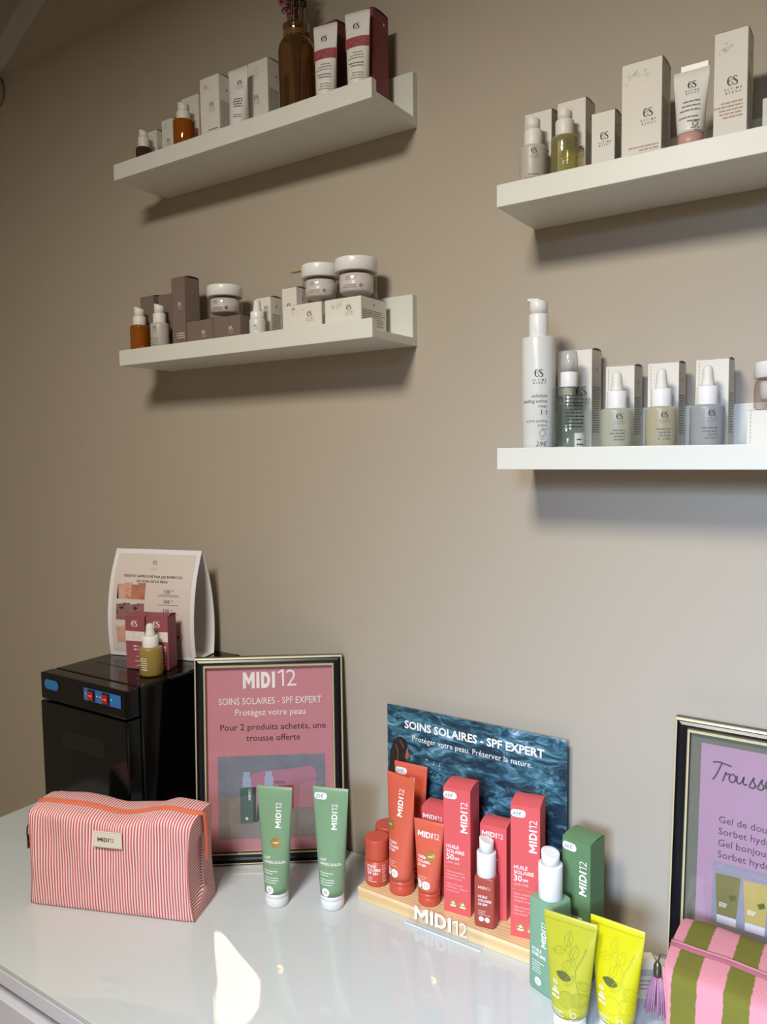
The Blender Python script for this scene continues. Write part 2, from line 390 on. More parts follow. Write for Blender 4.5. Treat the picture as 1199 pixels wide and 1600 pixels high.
# ------------------------------------------------------------------ the room
XL, XR, YF = -1.35, 2.40, -3.0
def slope(x): return 2.427 + 0.552 * (x + 0.797)
ZC = 2.80; XS = -0.797 + (ZC - 2.427) / 0.552
m = MB(); m.box(XL - .1, XR + .1, 0, .1, 0, 3.0, wall_m); struct('wall_back', m)
m = MB(); m.box(XL - .1, XL, YF, 0, 0, 3.0, wall_m); struct('wall_left', m)
m = MB(); m.box(XR, XR + .1, YF, 0, 0, 3.0, white_m); struct('wall_right', m)
m = MB()
wx0, wx1, wz0, wz1 = 0.65, 1.45, 1.62, 2.42
for a, b, c, d in ((XL - .1, wx0, 0, 3.0), (wx1, XR + .1, 0, 3.0), (wx0, wx1, 0, wz0), (wx0, wx1, wz1, 3.0)): m.box(a, b, YF - .1, YF, c, d, white_m)
struct('wall_front', m)
m = MB()
for a, b, c, d in ((wx0, wx1, wz0, wz0 + .05), (wx0, wx1, wz1 - .05, wz1), (wx0, wx0 + .05, wz0 + .05, wz1 - .05), (wx1 - .05, wx1, wz0 + .05, wz1 - .05)): m.box(a, b, YF - .08, YF - .03, c, d, plast_w)
wf = struct('window_1', m)
m = MB(); m.box(wx0 + .05, wx1 - .05, YF - .06, YF - .054, wz0 + .05, wz1 - .05, glass_pane); m.build('window_pane', wf)
m = MB(); m.box(XL - .1, XR + .1, YF - .1, .1, -.1, 0, floor_m); struct('floor', m)
m = MB(); m.box(XS, XR + .1, YF - .1, 0, ZC, ZC + .1, ceil_m)
m.face([(XL, YF, slope(XL)), (XS, YF, ZC), (XS, 0, ZC), (XL, 0, slope(XL))], ceil_m)
m.face([(XL, YF, slope(XL) + .1), (XL, 0, slope(XL) + .1), (XS, 0, ZC + .1), (XS, YF, ZC + .1)], ceil_m)
struct('ceiling', m)
m = MB()   # moulding where the sloping ceiling meets the back wall
q = Vector((1, 0, 0.552)).normalized(); nrm = Vector((0.552, 0, -1)).normalized()
a = Vector((XL, 0, slope(XL))); b = Vector((XS, 0, ZC))
rings = []
for p in (a, b):
    rings.append([p + nrm * 0.0 + Vector((0, 0, 0)), p + nrm * 0.0 + Vector((0, -.022, 0)), p + nrm * .012 + Vector((0, -.022, 0)), p + nrm * .036 + Vector((0, -.012, 0)), p + nrm * .040 + Vector((0, -.001, 0)), p + nrm * .040])
m.loft(rings, trim_m, smooth=False); struct('trim_1', m)
m = MB(); m.lathe([(.036, 0), (.036, .006), (.033, .010), (.012, .011)], P('wall_plate', '8d8376', 0.5), 32)
o = m.build('wall_cover_plate', loc=(-.945, -.0005, 2.273)); o.rotation_euler = (R(90), 0, 0)
tag(o, 'small round wall-coloured cover plate on the wall below the sloping ceiling', 'cover plate')

# pendant panel lamp above and behind the photographer (its glow is the one the table mirrors)
lt = thing('pendant_lamp', 'flat rectangular pendant panel lamp hanging from the ceiling out in the room', 'lamp', (0.365, -1.390, 2.30))
em = bpy.data.materials.new('lamp_diffuser'); em.use_nodes = True; nt = em.node_tree; nt.nodes.remove(nt.nodes['Principled BSDF'])
e = nt.nodes.new('ShaderNodeEmission'); e.inputs[0].default_value = (*LAMP_COL, 1); e.inputs[1].default_value = LAMP_POWER
nt.links.new(e.outputs[0], nt.nodes['Material Output'].inputs['Surface'])
oct_ = [(-.09, -.27), (.09, -.27), (.16, -.15), (.16, .14), (.09, .24), (.02, .27), (-.09, .27), (-.16, .14), (-.16, -.15)]
m = MB(); m.loft([[(x * 1.06, y * 1.05, z) for x, y in oct_] for z in (.004, .035)], plast_w, smooth=False); m.build('lamp_housing', lt)
m = MB(); m.face([(x, y, 0.0) for x, y in reversed(oct_)], em); m.build('lamp_diffuser', lt)
m = MB(); m.tube([(0, 0, .035), (0, 0, .50)], .008, plast_w, 10); m.build('hanging_rod', lt)

# ------------------------------------------------------------------ dresser
TZ = 0.78
d = thing('dresser', 'white chest of drawers with a glossy glass top along the taupe wall', 'dresser', (0, 0, 0))
m = MB(); m.box(-.615, .985, -.492, -.004, .772, TZ, top_m, .0012); m.build('glass_top', d)
m = MB(); m.box(-.615, .985, -.492, -.004, .750, .7715, dress_m, .0015); m.box(-.613, -.595, -.470, -.004, 0.03, .750, dress_m); m.box(.965, .983, -.470, -.004, 0.03, .750, dress_m)
m.box(-.595, .965, -.020, -.004, .03, .750, dress_m); m.box(-.595, .965, -.450, -.020, .73, .7495, dress_m); m.box(-.60, .97, -.45, -.02, 0, .03, dress_m); m.build('carcass', d)
for i in range(2):
    for j in range(3):
        m = MB(); x0 = -.611 + i * .798; m.box(x0, x0 + .794, -.490, -.472, .03 + j * .234, .03 + j * .234 + .230 - (.0 if j < 2 else .002), dress_m, .0015)
        m.build('drawer', d)

# ------------------------------------------------------------------ wall shelves
SH = {'UL': (-.390, 1.9377), 'LL': (-.394, 1.6165), 'UR': (.346, 1.7576), 'LR': (.346, 1.4323)}
def ledge(key, label):
    x0, z = SH[key]
    t = thing('picture_ledge', label, 'shelf', (x0, 0, z), 0, 'white wall ledges')
    m = MB(); m.box(0, .55, -.108, -.012, 0, .012, shelf_m, .0006); m.build('base_board', t)
    m = MB(); m.box(0, .55, -.120, -.108, 0, .0271, shelf_m, .0008); m.build('front_lip', t)
    m = MB(); m.box(0, .55, -.012, -.0002, 0, .0762, shelf_m, .0008); m.build('back_board', t)
ledge('UL', 'white wall ledge holding the dried flower vase and two red-banded tubes')
ledge('LL', 'white wall ledge holding taupe cartons and three white-lidded jars')
ledge('UR', 'white wall ledge holding tall off-white cartons and two small pump bottles')
ledge('LR', 'white wall ledge at eye level holding three dropper bottles and a tall pump bottle')
def fl(k): return SH[k][1] + .0121

# ------------------------------------------------------------------ product builders (local front faces -y, base at z = 0)
def carton(label, x0, yf, w_, d_, h, z, mat, deco, rz=0.0, group=None, lidrise=.0028, sticker=None, base='carton'):
    c, s = cos(rz), sin(rz)
    t = thing(base, label, 'box', (x0 + c * w_ / 2 - s * d_ / 2, yf + s * w_ / 2 + c * d_ / 2, z), rz, group)
    m = MB(); m.box(-w_ / 2, w_ / 2, -d_ / 2, d_ / 2, 0, h - .0006, mat, .0006)
    deco(m, w_, d_, h); m.build('carton_body', t)
    m = MB(); n = 7; prof = []
    for i in range(n + 1):
        a = i / n; prof.append((-d_ / 2 + a * d_, h - .0004 + lidrise * sin(pi * (a * .85)) ))
    for i in range(n):
        (y0, z0), (y1, z1) = prof[i], prof[i + 1]
        m.face([(-w_ / 2, y0, z0), (w_ / 2, y0, z0), (w_ / 2, y1, z1), (-w_ / 2, y1, z1)], mat, True)
    y1, z1 = prof[-1]
    m.face([(-w_ / 2, y1, z1), (w_ / 2, y1, z1), (w_ / 2, y1, h - .004), (-w_ / 2, y1, h - .004)], mat)
    m.build('top_flap', t)
    if sticker:
        m = MB(); price(m, sticker, -w_ / 2 + .0105, h - .011, flat(-d_ / 2 - .0005)); m.build('price_sticker', t)
    return t
def price(m, s, x, z, mp, w_=.020, h=.0105):
    rr = h * .45; pts = []
    for cx, cz, a0 in ((w_ / 2 - rr, h / 2 - rr, 0), (-w_ / 2 + rr, h / 2 - rr, 90), (-w_ / 2 + rr, -h / 2 + rr, 180), (w_ / 2 - rr, -h / 2 + rr, 270)):
        for k in range(5): pts.append((x + cx + rr * cos(R(a0 + k * 22.5)), z + cz + rr * sin(R(a0 + k * 22.5))))
    m.poly(pts, mp, stick_w)
    m.text(s, h * .75, x - .001, z - h * .27, lambda u, v: tuple(a + b for a, b in zip(mp(u, v), (0, -.0002, 0))), ink_m, 'C', -0.012, rot=R(4), shear=.25)
E = .0003
def es_deco(logo_h=.0075, lx=.58, lz=.50, ink=ink_m, ink2=grey_ink, lines=3, leaf=True, lw=.55, sidel=True, sideink=grey_ink, tz=.30, vert=False):
    def f(m, w_, d_, h):
        mp = flat(-d_ / 2 - E); x = -w_ / 2 + lx * w_
        m.es(x, lz * h, logo_h, mp, ink, grey_ink if ink is ink_m else ink2)
        if lines: m.lines(x - lw * w_ / 2 - .004, min(x + .3 * w_, w_ / 2 - .003), tz * h, lines, .0016, .0038, mp, ink2, 'R', int(h * 1e4))
        if leaf: m.leaves(-w_ / 2 + w_ * .34, h * .86, min(w_ * .24, .011), mp, pale_ink if ink is ink_m else sideink, int(w_ * 1e4))
        if vert: 
            for k in range(14): m.strip(-w_ / 2 + .003, -w_ / 2 + .0042, h * .95 - k * .004, h * .95 - k * .004 + .0026, mp, pale_ink)
        if sidel:
            ms = side(w_ / 2 + E, 0)
            m.lines(-d_ / 2 + .003, d_ / 2 - .003, h * .66, int(h * .5 / .0034), .0010, .0030, ms, sideink, 'L', int(w_ * 1e5), (.8, 1))
            m.disc(0, h * .82, .0016, ms, sideink, 10)
    return f
def pump_bottle(label, x, y, z, r, hb, hc, ht, rc, body, deco=None, rz=0.0, cap=plast_w, spout=False, base='pump_bottle', liquid=None, shoulder=.004, clear=False, headf=.78, square=None):
    t = thing(base, label, 'bottle', (x, y, z), rz)
    m = MB()
    if square:
        wx, wy = square
        def rr(k, zz, q=.0045):
            pts = []
            for cx, cy, a0 in ((1, 1, 0), (-1, 1, 90), (-1, -1, 180), (1, -1, 270)):
                for j in range(5): pts.append((cx * (wx / 2 * k - q) + q * cos(R(a0 + j * 22.5)), cy * (wy / 2 * k - q) + q * sin(R(a0 + j * 22.5)), zz))
            return pts
        m.loft([rr(.95, 0), rr(1, .0025), rr(1, hb - .004), rr(.96, hb - .001), rr(.90, hb)], body)
    else:
        m.lathe([(r * .93, 0), (r, .002), (r, hb - shoulder), (r * .985, hb - shoulder * .5), (r * .93, hb - shoulder * .15), (r * .80, hb), (rc * .95, hb + .0008)], body, 44)
    if deco: deco(m, r, hb)
    m.build('bottle_body', t)
    if liquid:
        m = MB(); m.lathe([(r * .88, .004), (r * .90, .006), (r * .90, hb * .86)], liquid, 32); m.build('liquid', t)
    m = MB(); m.lathe([(rc * .97, hb), (rc, hb + .001), (rc, hc - .001), (rc * .95, hc), (rc * .60, hc)], cap, 36); m.build('collar', t)
    m = MB(); rh = rc * headf; n = 32
    if clear:
        m.lathe([(rh * 1.12, hc), (rh * 1.12, hc + (ht - hc) * .5), (rh * .98, ht - .001), (rh * .9, ht)], clearcap, 32); m.build('clear_overcap', t)
        m = MB(); m.lathe([(rh * .6, hc), (rh * .6, hc + (ht - hc) * .55), (rh * .25, hc + (ht - hc) * .8)], plast_w, 24); m.build('spray_nozzle', t)
    else:
        hm = ht - hc
        rings = [[(rh * sin(2 * pi * j / n), -rh * cos(2 * pi * j / n), hc) for j in range(n)]]
        for k, tt in ((1, .55), (1, .97), (.93, 1.0)):
            rings.append([(rh * k * sin(2 * pi * j / n), -rh * k * cos(2 * pi * j / n), hc + hm * tt * (.86 - .14 * sin(2 * pi * j / n))) for j in range(n)])
        rings.append([(rh * .5 * sin(2 * pi * j / n), -rh * .5 * cos(2 * pi * j / n), hc + hm * .90 * (.84 - .10 * sin(2 * pi * j / n))) for j in range(n)])
        m.loft(rings, cap)
        if spout:
            a = hc + hm * .82
            m.loft([[(xx, yy * s_, zz) for yy, zz in ((-.0045, a), (.0045, a), (.0045, a + hm * .16), (-.0045, a + hm * .16))] for xx, s_ in ((0, 1), (-rc * 1.15, .8))], cap, smooth=False)
        m.build('pump_head', t)
    return t
def dropper(label, x, y, z, r, hb, hc, ht, rc, body, deco=None, rz=0.0, cap=plast_w, group=None):
    t = thing('dropper_bottle', label, 'bottle', (x, y, z), rz, group)
    m = MB(); m.lathe([(r * .94, 0), (r, .0025), (r, hb - .004), (r * .97, hb - .0012), (r * .86, hb), (rc * .9, hb + .001)], body, 44)
    if deco: deco(m, r, hb)
    m.build('bottle_body', t)
    m = MB(); m.lathe([(rc * .98, hb), (rc, hb + .001), (rc, hc - .001), (rc * .94, hc), (rc * .5, hc)], cap, 36); m.build('screw_collar', t)
    m = MB(); rb = rc * .62; h = ht - hc
    m.lathe([(rb * 1.08, hc), (rb, hc + h * .12), (rb * .84, hc + h * .45), (rb * .80, hc + h * .72), (rb * .68, hc + h * .88), (rb * .42, hc + h * .97), (rb * .1, ht)], rubber_m, 28); m.build('rubber_bulb', t)
    return t
def tube(label, x, y, z, r, hw, h, body, cap, hcap, deco=None, rz=0.0, group=None, seal=.006, capr=.97, sticker=None, name='cream_tube', flipline=True, lean=0.0):
    t = thing(name, label, 'tube', (x, y, z), rz, group); t.rotation_euler = (lean, 0, rz)
    def ab(zz):
        tt = max(0, min(1, (zz - hcap) / (h - seal - hcap)))
        return r + (hw - r) * (tt ** 0.9), max(.0009, r * (1 - tt ** 1.25) ** .95)
    n = 48; m = MB(); rings = []
    zs = [hcap + .0002] + [hcap + (h - seal - hcap) * k / 14 for k in range(1, 15)]
    for zz in zs:
        a, b = ab(zz); rings.append([(a * sin(2 * pi * j / n), -b * cos(2 * pi * j / n), zz) for j in range(n)])
    for zz, b in ((h - seal + .0004, .0007), (h, .0007)):
        rings.append([(hw * sin(2 * pi * j / n), -b * cos(2 * pi * j / n), zz) for j in range(n)])
    m.loft(rings, body)
    def mp(u, v):
        a, b = ab(v); q = max(-.995, min(.995, u / a))
        return (u, -(b * math.sqrt(1 - q * q)) - .0004, v)
    if deco: deco(m, mp, r, hw, h, hcap)
    m.build('tube_body', t)
    m = MB(); rc = r * capr
    prof = [(rc * .95, 0), (rc, .0012), (rc, hcap * .62)]
    if flipline: prof += [(rc * .975, hcap * .64), (rc * .975, hcap * .67), (rc, hcap * .69)]
    prof += [(rc, hcap)]
    m.lathe(prof, cap, 40); m.build('cap', t)
    if sticker:
        m = MB(); price(m, sticker, -hw + .0125, h - seal - .0075, mp); m.build('price_sticker', t)
    return t
def jar(label, x, y, z, r, h1, h2, cup, deco_ink, group=None):
    t = thing('cream_jar', label, 'jar', (x, y, z), R(20), group)
    m = MB(); m.lathe([(r * .90, 0), (r * .985, .002), (r * .985, h1 * .75), (r * .93, h1 * .92), (r * .86, h1)], jar_gl, 48)
    m.build('glass_body', t)
    m = MB(); m.lathe([(r * .70, .0095), (r * .79, .0125), (r * .80, h1 * .90)], cup, 44)
    mp = cyl(r * .805); m.es(-r * .2, h1 * .72, .006, mp, deco_ink); m.lines(-r * .55, r * .2, h1 * .48, 2, .0011, .003, mp, deco_ink, 'R', 5); m.disc(r * .42, h1 * .45, .0028, mp, deco_ink, 12)
    m.build('inner_cup', t)
    m = MB(); m.lathe([(r * .97, h1 + .0002), (r, h1 + .001), (r, h2 - .003), (r * .985, h2 - .0008), (r * .95, h2)], plast_w, 48); m.build('screw_lid', t)
    return t
def bottle_deco(ink=ink_m, ink2=grey_ink, lh=.006, lz=.80, rows=4, u=.0, rw=.012, z2=.55, th=.0013):
    def f(m, r, hb):
        mp = cyl(r + E); m.es(u, hb * lz, lh, mp, ink, ink2); m.lines(u - rw, u + .006, hb * z2, rows, th, .0037, mp, ink2, 'R', int(r * 1e5))
    return f

# ------------------------------------------------------------------ upper left ledge
F = fl('UL'); VIEW = R(28)
pump_bottle('smallest brown glass bottle with white pump at the far end of the highest ledge', -.350, -.085, F, .0140, .045, .062, .076, .0098, brown_gl, rz=VIEW, cap=plast_wm)
carton('small white carton behind the smallest brown pump bottle', -.373, -.060, .028, .028, .085, F, card_m, es_deco(.006, .75, .62))
carton('small white carton between the brown and the amber pump bottles', -.331, -.060, .028, .028, .0955, F, card_m, es_deco(.006, .6, .62))
pump_bottle('amber glass bottle with white pump on the highest ledge', -.247, -.085, F, .0178, .066, .080, .096, .0120, amber_gl, rz=VIEW, cap=plast_wm)
carton('white carton close behind the amber pump bottle on the highest ledge', -.279, -.060, .042, .040, .119, F, card_m, es_deco(.007, .62, .45))
carton('white carton with printed grey side, next to the white tube on the highest ledge', -.201, -.090, .0425, .036, .119, F, card_m, es_deco(.0078, .62, .62))
def t7d(m, mp, r, hw, h, hc):
    m.es(.006, h * .80, .0075, mp, ink_m, grey_ink); m.lines(-.010, .012, h * .58, 4, .0015, .0040, mp, ink_m, 'R', 4); m.lines(-.006, .012, h * .36, 2, .0012, .0032, mp, grey_ink, 'R', 9)
tube('white cream tube standing on its cap on the highest ledge', -.1215, -.083, F, .0155, .0185, .117, tube_w, plast_w, .020, t7d, R(8))
carton('white carton directly behind the white cream tube on the highest ledge', -.166, -.060, .042, .040, .134, F, card_m, es_deco(.0075, .6, .6, lines=0))
carton('white carton between the white cream tube and the ribbed amber vase', -.122, -.060, .042, .040, .134, F, card_m, es_deco(.0078, .42, .58, tz=.36))
vt = thing('glass_vase', 'ribbed amber glass vase on the highest ledge holding dried flowers', 'vase', (-.0145, -.066, F))
m = MB(); rib = lambda j, z: (.045 * cos(j * pi / 2) if .012 < z < .126 else 0)
m.lathe([(.024, 0), (.0265, .003), (.0268, .014), (.0268, .06), (.0268, .118), (.0262, .127), (.0235, .133), (.0200, .136), (.0188, .139), (.0186, .146), (.0200, .151), (.0212, .155), (.0200, .1555), (.0175, .147), (.0170, .139)], vase_gl, 128, cap1=False, rib=rib); m.build('vase_body', vt)
m = MB()
for zz in (.139, .1415, .144): m.lathe([(.0188 + .0012 * sin(k * pi / 4), zz + .0012 * k / 4) for k in range(5)], P('gold_twine', 'a88a48', .5, metal=.4), 40, cap0=False, cap1=False)
m.build('neck_twine', vt)
stem_m = P('dried_stem', '6b5a44', .8); pinkfl = P('dried_pink_flower', 'a04a5c', .85); heather = P('dried_seed_head', '55483a', .9)
rn = random.Random(11)
for i in range(18):
    a = 2 * pi * i / 18 * 5 + .3; r0 = .006; k = rn.uniform(.010, .022); hh = rn.uniform(.20, .25)
    b0 = Vector((-.0145 + r0 * cos(a + 2), -.066 + r0 * sin(a + 2), F + .008)); b1 = Vector((-.0145 + .010 * cos(a), -.066 + .010 * sin(a), F + .150)); b2 = Vector((-.0145 + k * cos(a), -.066 + min(k * sin(a), .045), F + hh))
    pink = i in (3, 4)
    if pink: b2 = Vector((-.046 + .017 * (i - 3), -.088 + .022 * (i - 3), F + .228))
    t = thing('dried_flower_stem', 'dried pink flower spike leaning out of the ribbed amber vase' if pink else 'thin dried brown grass stem standing in the ribbed amber vase', 'dried flower', b0, 0, 'pink spikes in the vase' if pink else 'grass stems in the vase')
    m = MB(); m.tube([Vector((0, 0, 0)), b1 - b0, (b1 + b2) / 2 - b0 + Vector((0, 0, .004)), b2 - b0], .0010, stem_m, 5); m.build('stem', t)
    m = MB(); p0 = b1 - b0 + (b2 - b1) * (.25 if pink else .55); p1 = b2 - b0
    for q in range(120 if pink else 36):
        f_ = rn.random(); pc = p0.lerp(p1, f_); rad = (.0075 if pink else .0034) * (1 - .5 * f_)
        v = Vector((rn.uniform(-1, 1), rn.uniform(-1, 1), rn.uniform(-.5, .8))).normalized(); c_ = pc + v * rad
        s1 = v.orthogonal().normalized() * .0030; s2 = v.cross(s1)
        m.face([c_ - s1, c_ + v * .003 - s2 * .6, c_ + s1 + v * .001, c_ + v * .002 + s2], pinkfl if pink else heather)
    m.build('flower_head', t)
def banded(m, mp, r, hw, h, hc):
    z0, z1 = h * .60, h * .715
    m.strip(-hw * .97, hw * .97, z0, z1, mp, P('rose_band', '9e4d54', .4, vary=.25, vscale=160), 20, 3)
    mp2 = lambda u, v: tuple(a + b for a, b in zip(mp(u, v), (0, -.0003, 0)))
    m.es(0, h * .84, .0085, mp2, ink_m); m.lines(-.012, .012, h * .54, 3, .0014, .0040, mp2, pink_ink, 'R', 3); m.lines(-.012, .012, h * .42, 2, .0014, .0040, mp2, grey_ink, 'R', 6); m.lines(-.012, .012, h * .31, 3, .0012, .0036, mp2, pink_ink, 'R', 8)
def darkdeco(m, w_, d_, h):
    ms = side(w_ / 2 + E, 0); m.lines(-d_ / 2 + .004, d_ / 2 - .004, h * .75, int(h * .6 / .0036), .0009, .0034, ms, P('ink_dull_rose', 'a0525a', .6), 'L', 5, (.7, 1)); m.disc(.008, h * .9, .0022, ms, rose_white, 10)
tube('white tube with a rose band next to the ribbed vase on the highest ledge', .0585, -.088, F, .0150, .0195, .127, tube_w, plast_w, .020, banded, R(10), capr=.9)
tube('white tube with a rose band at the open end of the highest ledge', .1160, -.088, F, .0150, .0195, .127, tube_w, plast_w, .020, banded, R(10), capr=.9)
carton('dark red carton close behind the rose-banded tube next to the ribbed vase', .022, -.068, .042, .040, .142, F, darkred_m, darkdeco, R(-2))
carton('dark red carton at the open end of the highest ledge', .0885, -.071, .042, .040, .138, F, darkred_m, darkdeco, R(0))

# ------------------------------------------------------------------ lower left ledge
F = fl('LL')
td = lambda lz=.5, lx=.6, **k: es_deco(.0065, lx, lz, white_ink, rose_white, sideink=P('ink_taupe', '9a8a80', .6), leaf=True, **k)
pump_bottle('amber glass bottle with white pump at the far end of the ledge of jars', -.376, -.087, F, .0172, .061, .077, .095, .0116, amber_gl, rz=VIEW, cap=plast_wm)
carton('taupe carton behind the amber pump bottle on the ledge of jars', -.398, -.066, .036, .036, .1175, F, taupe_m, td(.42, .85))
pump_bottle('milky white bottle with white pump in front of the taupe cartons', -.3245, -.085, F, .0166, .060, .077, .095, .0115, frost_grey, bottle_deco(lz=.85, lh=.006, u=-.003, rows=4), rz=VIEW, cap=plast_wm)
carton('taupe carton between the milky pump bottle and the tallest taupe carton', -.354, -.062, .035, .035, .116, F, taupe_m, td(.45, .85))
carton('tallest taupe carton, with white print, on the ledge of jars', -.302, -.076, .034, .034, .137, F, taupe_m, td(.66, .62, tz=.30))
carton('low taupe carton beside the tallest taupe carton', -.249, -.091, .062, .060, .0545, F, taupe_m, td(.62, .66, lines=1, tz=.2), lidrise=.0008)
carton('low taupe carton with printed side beside the small white dropper bottle', -.1855, -.091, .062, .060, .0545, F, taupe_m, td(.62, .66, lines=1, tz=.2), lidrise=.0008)
jar('cream jar with white lid standing on the two low taupe cartons', -.188, -.060, F + .0555, .0300, .0365, .0550, plast_wm, grey_ink)
dropper('small all-white dropper bottle on the ledge of jars', -.083, -.094, F, .0130, .041, .052, .072, .0112, mil_white, bottle_deco(lz=.7, lh=.004, rows=3, rw=.008, z2=.35), VIEW)
carton('small white carton behind the small all-white dropper bottle', -.110, -.066, .030, .029, .0815, F, card_m, es_deco(.0068, .72, .78, leaf=False))
carton('upright white carton behind the low white carton with the smaller-looking jar', -.0635, -.056, .030, .029, .0925, F, card_m, es_deco(.0068, .5, .70, leaf=False))
carton('low white carton under the jar next to the wooden spatula', -.031, -.091, .075, .060, .0555, F, card_m, es_deco(.0080, .70, .70, lines=1, tz=.12, lw=.7), lidrise=.0008)
carton('low white carton with printed side at the open end of the ledge of jars', .053, -.094, .066, .066, .0545, F, card_m, es_deco(.0080, .68, .72, lines=1, tz=.12, lw=.7), lidrise=.0008)
jar('cream jar with white lid and wooden spatula on top, on a low white carton', .0195, -.060, F + .0565, .0300, .0390, .0590, plast_w, pink_ink)
jar('cream jar with white lid on the low white carton at the ledge end', .0860, -.058, F + .0555, .0322, .0400, .0600, plast_w, pink_ink)
m = MB(); pts = [(-.047, .004), (-.044, .0052), (.018, .0036), (.044, .0052), (.047, .004), (.047, -.004), (.044, -.0052), (.018, -.0036), (-.044, -.0052), (-.047, -.004)]
m.loft([[(x, y, z) for x, y in pts] for z in (0, .0022)], P('birch_wood', 'c9a56c', .6, vary=.1, vscale=40), smooth=False)
tag(m.build('wooden_spatula', loc=(.000, -.052, F + .1158), rz=R(-2)), 'thin wooden spatula lying across a white jar lid', 'spatula')

# ------------------------------------------------------------------ upper right ledge
F = fl('UR')
pump_bottle('frosted grey bottle with white pump at the end of the ledge of tall off-white cartons', .3795, -.085, F, .0170, .063, .083, .100, .0112, frost_grey, bottle_deco(lz=.86, lh=.0065, rows=4, rw=.013, z2=.42), rz=VIEW, cap=plast_wm)
carton('off-white carton behind the frosted grey pump bottle', .3585, -.062, .036, .036, .116, F, card_m, es_deco(.0075, .80, .56))
pump_bottle('clear bottle of yellow oil with white pump', .4205, -.085, F, .0165, .066, .085, .099, .0112, yellow_gl, bottle_deco(ink=olive_dk, ink2=olive_ink, lz=.85, rows=5), rz=VIEW, cap=plast_wm)
carton('off-white carton behind the bottle of yellow oil', .4025, -.062, .036, .036, .119, F, card_m, es_deco(.0075, .85, .48))
carton('smallest off-white carton, beside the bottle of yellow oil', .456, -.091, .0275, .028, .083, F, card_m, es_deco(.0085, .58, .66, leaf=False, lw=.9, tz=.24))
carton('large off-white carton with grey leaf drawing, beside the smallest off-white carton', .4915, -.091, .045, .040, .128, F, card_m, es_deco(.0095, .68, .54, ink2=pink_ink, tz=.26, lw=.9))
def t7r(m, mp, r, hw, h, hc):
    m.es(.002, h * .84, .0080, mp, ink_m, grey_ink); m.lines(-.011, .011, h * .66, 3, .0015, .0050, mp, grey_ink, 'R', 14, (.8, 1)); m.lines(-.011, .011, h * .49, 2, .0015, .0046, mp, grey_ink, 'R', 15); m.ring(.007, h * .405, .002, .003, mp, grey_ink, 12); m.lines(.003, .011, h * .37, 2, .0012, .003, mp, grey_ink, 'R', 2); m.box(-.011, .0175, -.0008, .0008, h - .0005, h + .0055, tube_w)
tube('pale grey cream tube with pink cap between two tall off-white cartons', .5670, -.086, F, .0138, .0190, .1045, tube_w, P('pink_cap', 'c79a90', .4), .0335, t7r, R(0), seal=.007)
carton('tallest off-white carton, with rose print, beside the pale grey cream tube', .5915, -.091, .0335, .036, .133, F, card_m, es_deco(.0095, .58, .60, ink2=pink_ink, tz=.44, lines=5, lw=1.0))
carton('low off-white carton at the frame edge beyond the tallest off-white carton', .637, -.068, .050, .044, .063, F, card_m, es_deco(.0075, .6, .7))

# ------------------------------------------------------------------ lower right ledge
F = fl('LR')
def bigd(m, r, hb):
    mp = cyl(r + E); m.es(-.001, hb * .70, .0095, mp, ink_m, ink_m)
    m.text('solution', .0062, .009, hb * .505, mp, grey_ink, 'R', .01); m.text('peeling active', .0062, .009, hb * .462, mp, grey_ink, 'R', .01); m.text('visage', .0050, .009, hb * .425, mp, grey_ink, 'R')
    m.text('[···]', .0060, .009, hb * .375, mp, ink_m, 'R', .01); m.text('active peeling', .0050, .009, hb * .305, mp, grey_ink, 'R'); m.text('action', .0050, .009, hb * .27, mp, grey_ink, 'R'); m.text('face', .0045, .009, hb * .24, mp, grey_ink, 'R')
    m.ring(.003, hb * .215, .0032, .0042, mp, pink_ink, 16); m.lines(-.001, .007, hb * .183, 2, .001, .0022, mp, pink_ink, 'C', 3)
    m.text('29€', .0085, .002, hb * .108, mp, ink_m, 'C', -.01, shear=.2)
pump_bottle('tall white pump bottle with a spout, the largest bottle on the eye-level ledge', 0.3862, -.082, F, .0210, .154, .183, .203, .0122, mil_white, bigd, rz=VIEW, spout=True, shoulder=.002, headf=.92)
def clr(m, r, hb):
    mp = cyl(r + E); m.es(-.013, hb * .83, .0070, mp, ink_m)
    m.lines(-.008, .020, hb * .88, 10, .0014, .0042, mp, ink_m, 'L', 4, (.8, 1)); m.strip(.004, .021, hb * .08, hb * .36, mp, P('label_white', 'e4e2da', .5), 6); 
    mp2 = cyl(r + .0006); m.lines(.007, .019, hb * .28, 2, .0014, .006, mp2, ink_m, 'L', 8)
    m.strip(-.020, -.006, hb * .12, hb * .18, mp, P('label_grey', '8f9a9c', .5), 5)
pump_bottle('clear glass spray bottle with clear cap and fine black print', .4282, -.086, F, .0203, .089, .108, .133, .0103, clear_gl, clr, rz=VIEW, base='spray_bottle', liquid=GLASS('clear_water', (.9, .93, .92), .05), shoulder=.002, clear=True, headf=.95)
carton('tall off-white carton behind the clear spray bottle', .4005, -.052, .045, .038, .139, F, card_m, es_deco(.0120, .72, .62, lines=0, leaf=False, sidel=True))
dd = lambda inkz: bottle_deco(ink_m, grey_ink, .0068, .84, 4, 0.0, .014, .58, .0017)
dr = 'dropper bottles on the eye-level ledge'
dropper('frosted green dropper bottle nearest the clear spray bottle', .4875, -.085, F, .0192, .060, .081, .1045, .0116, frost_green, dd(0), VIEW)
dropper('frosted yellowish dropper bottle, second from the spray bottle', .5395, -.085, F, .0178, .060, .081, .1045, .0114, frost_yel, dd(0), VIEW)
dropper('frosted grey dropper bottle, farthest from the spray bottle', .5900, -.085, F, .0186, .060, .081, .1045, .0114, frost_blue, dd(0), VIEW)
carton('off-white carton behind the frosted green dropper bottle', .4645, -.056, .0355, .036, .1145, F, card_m, es_deco(.007, .6, .5, leaf=False, lines=0, vert=True))
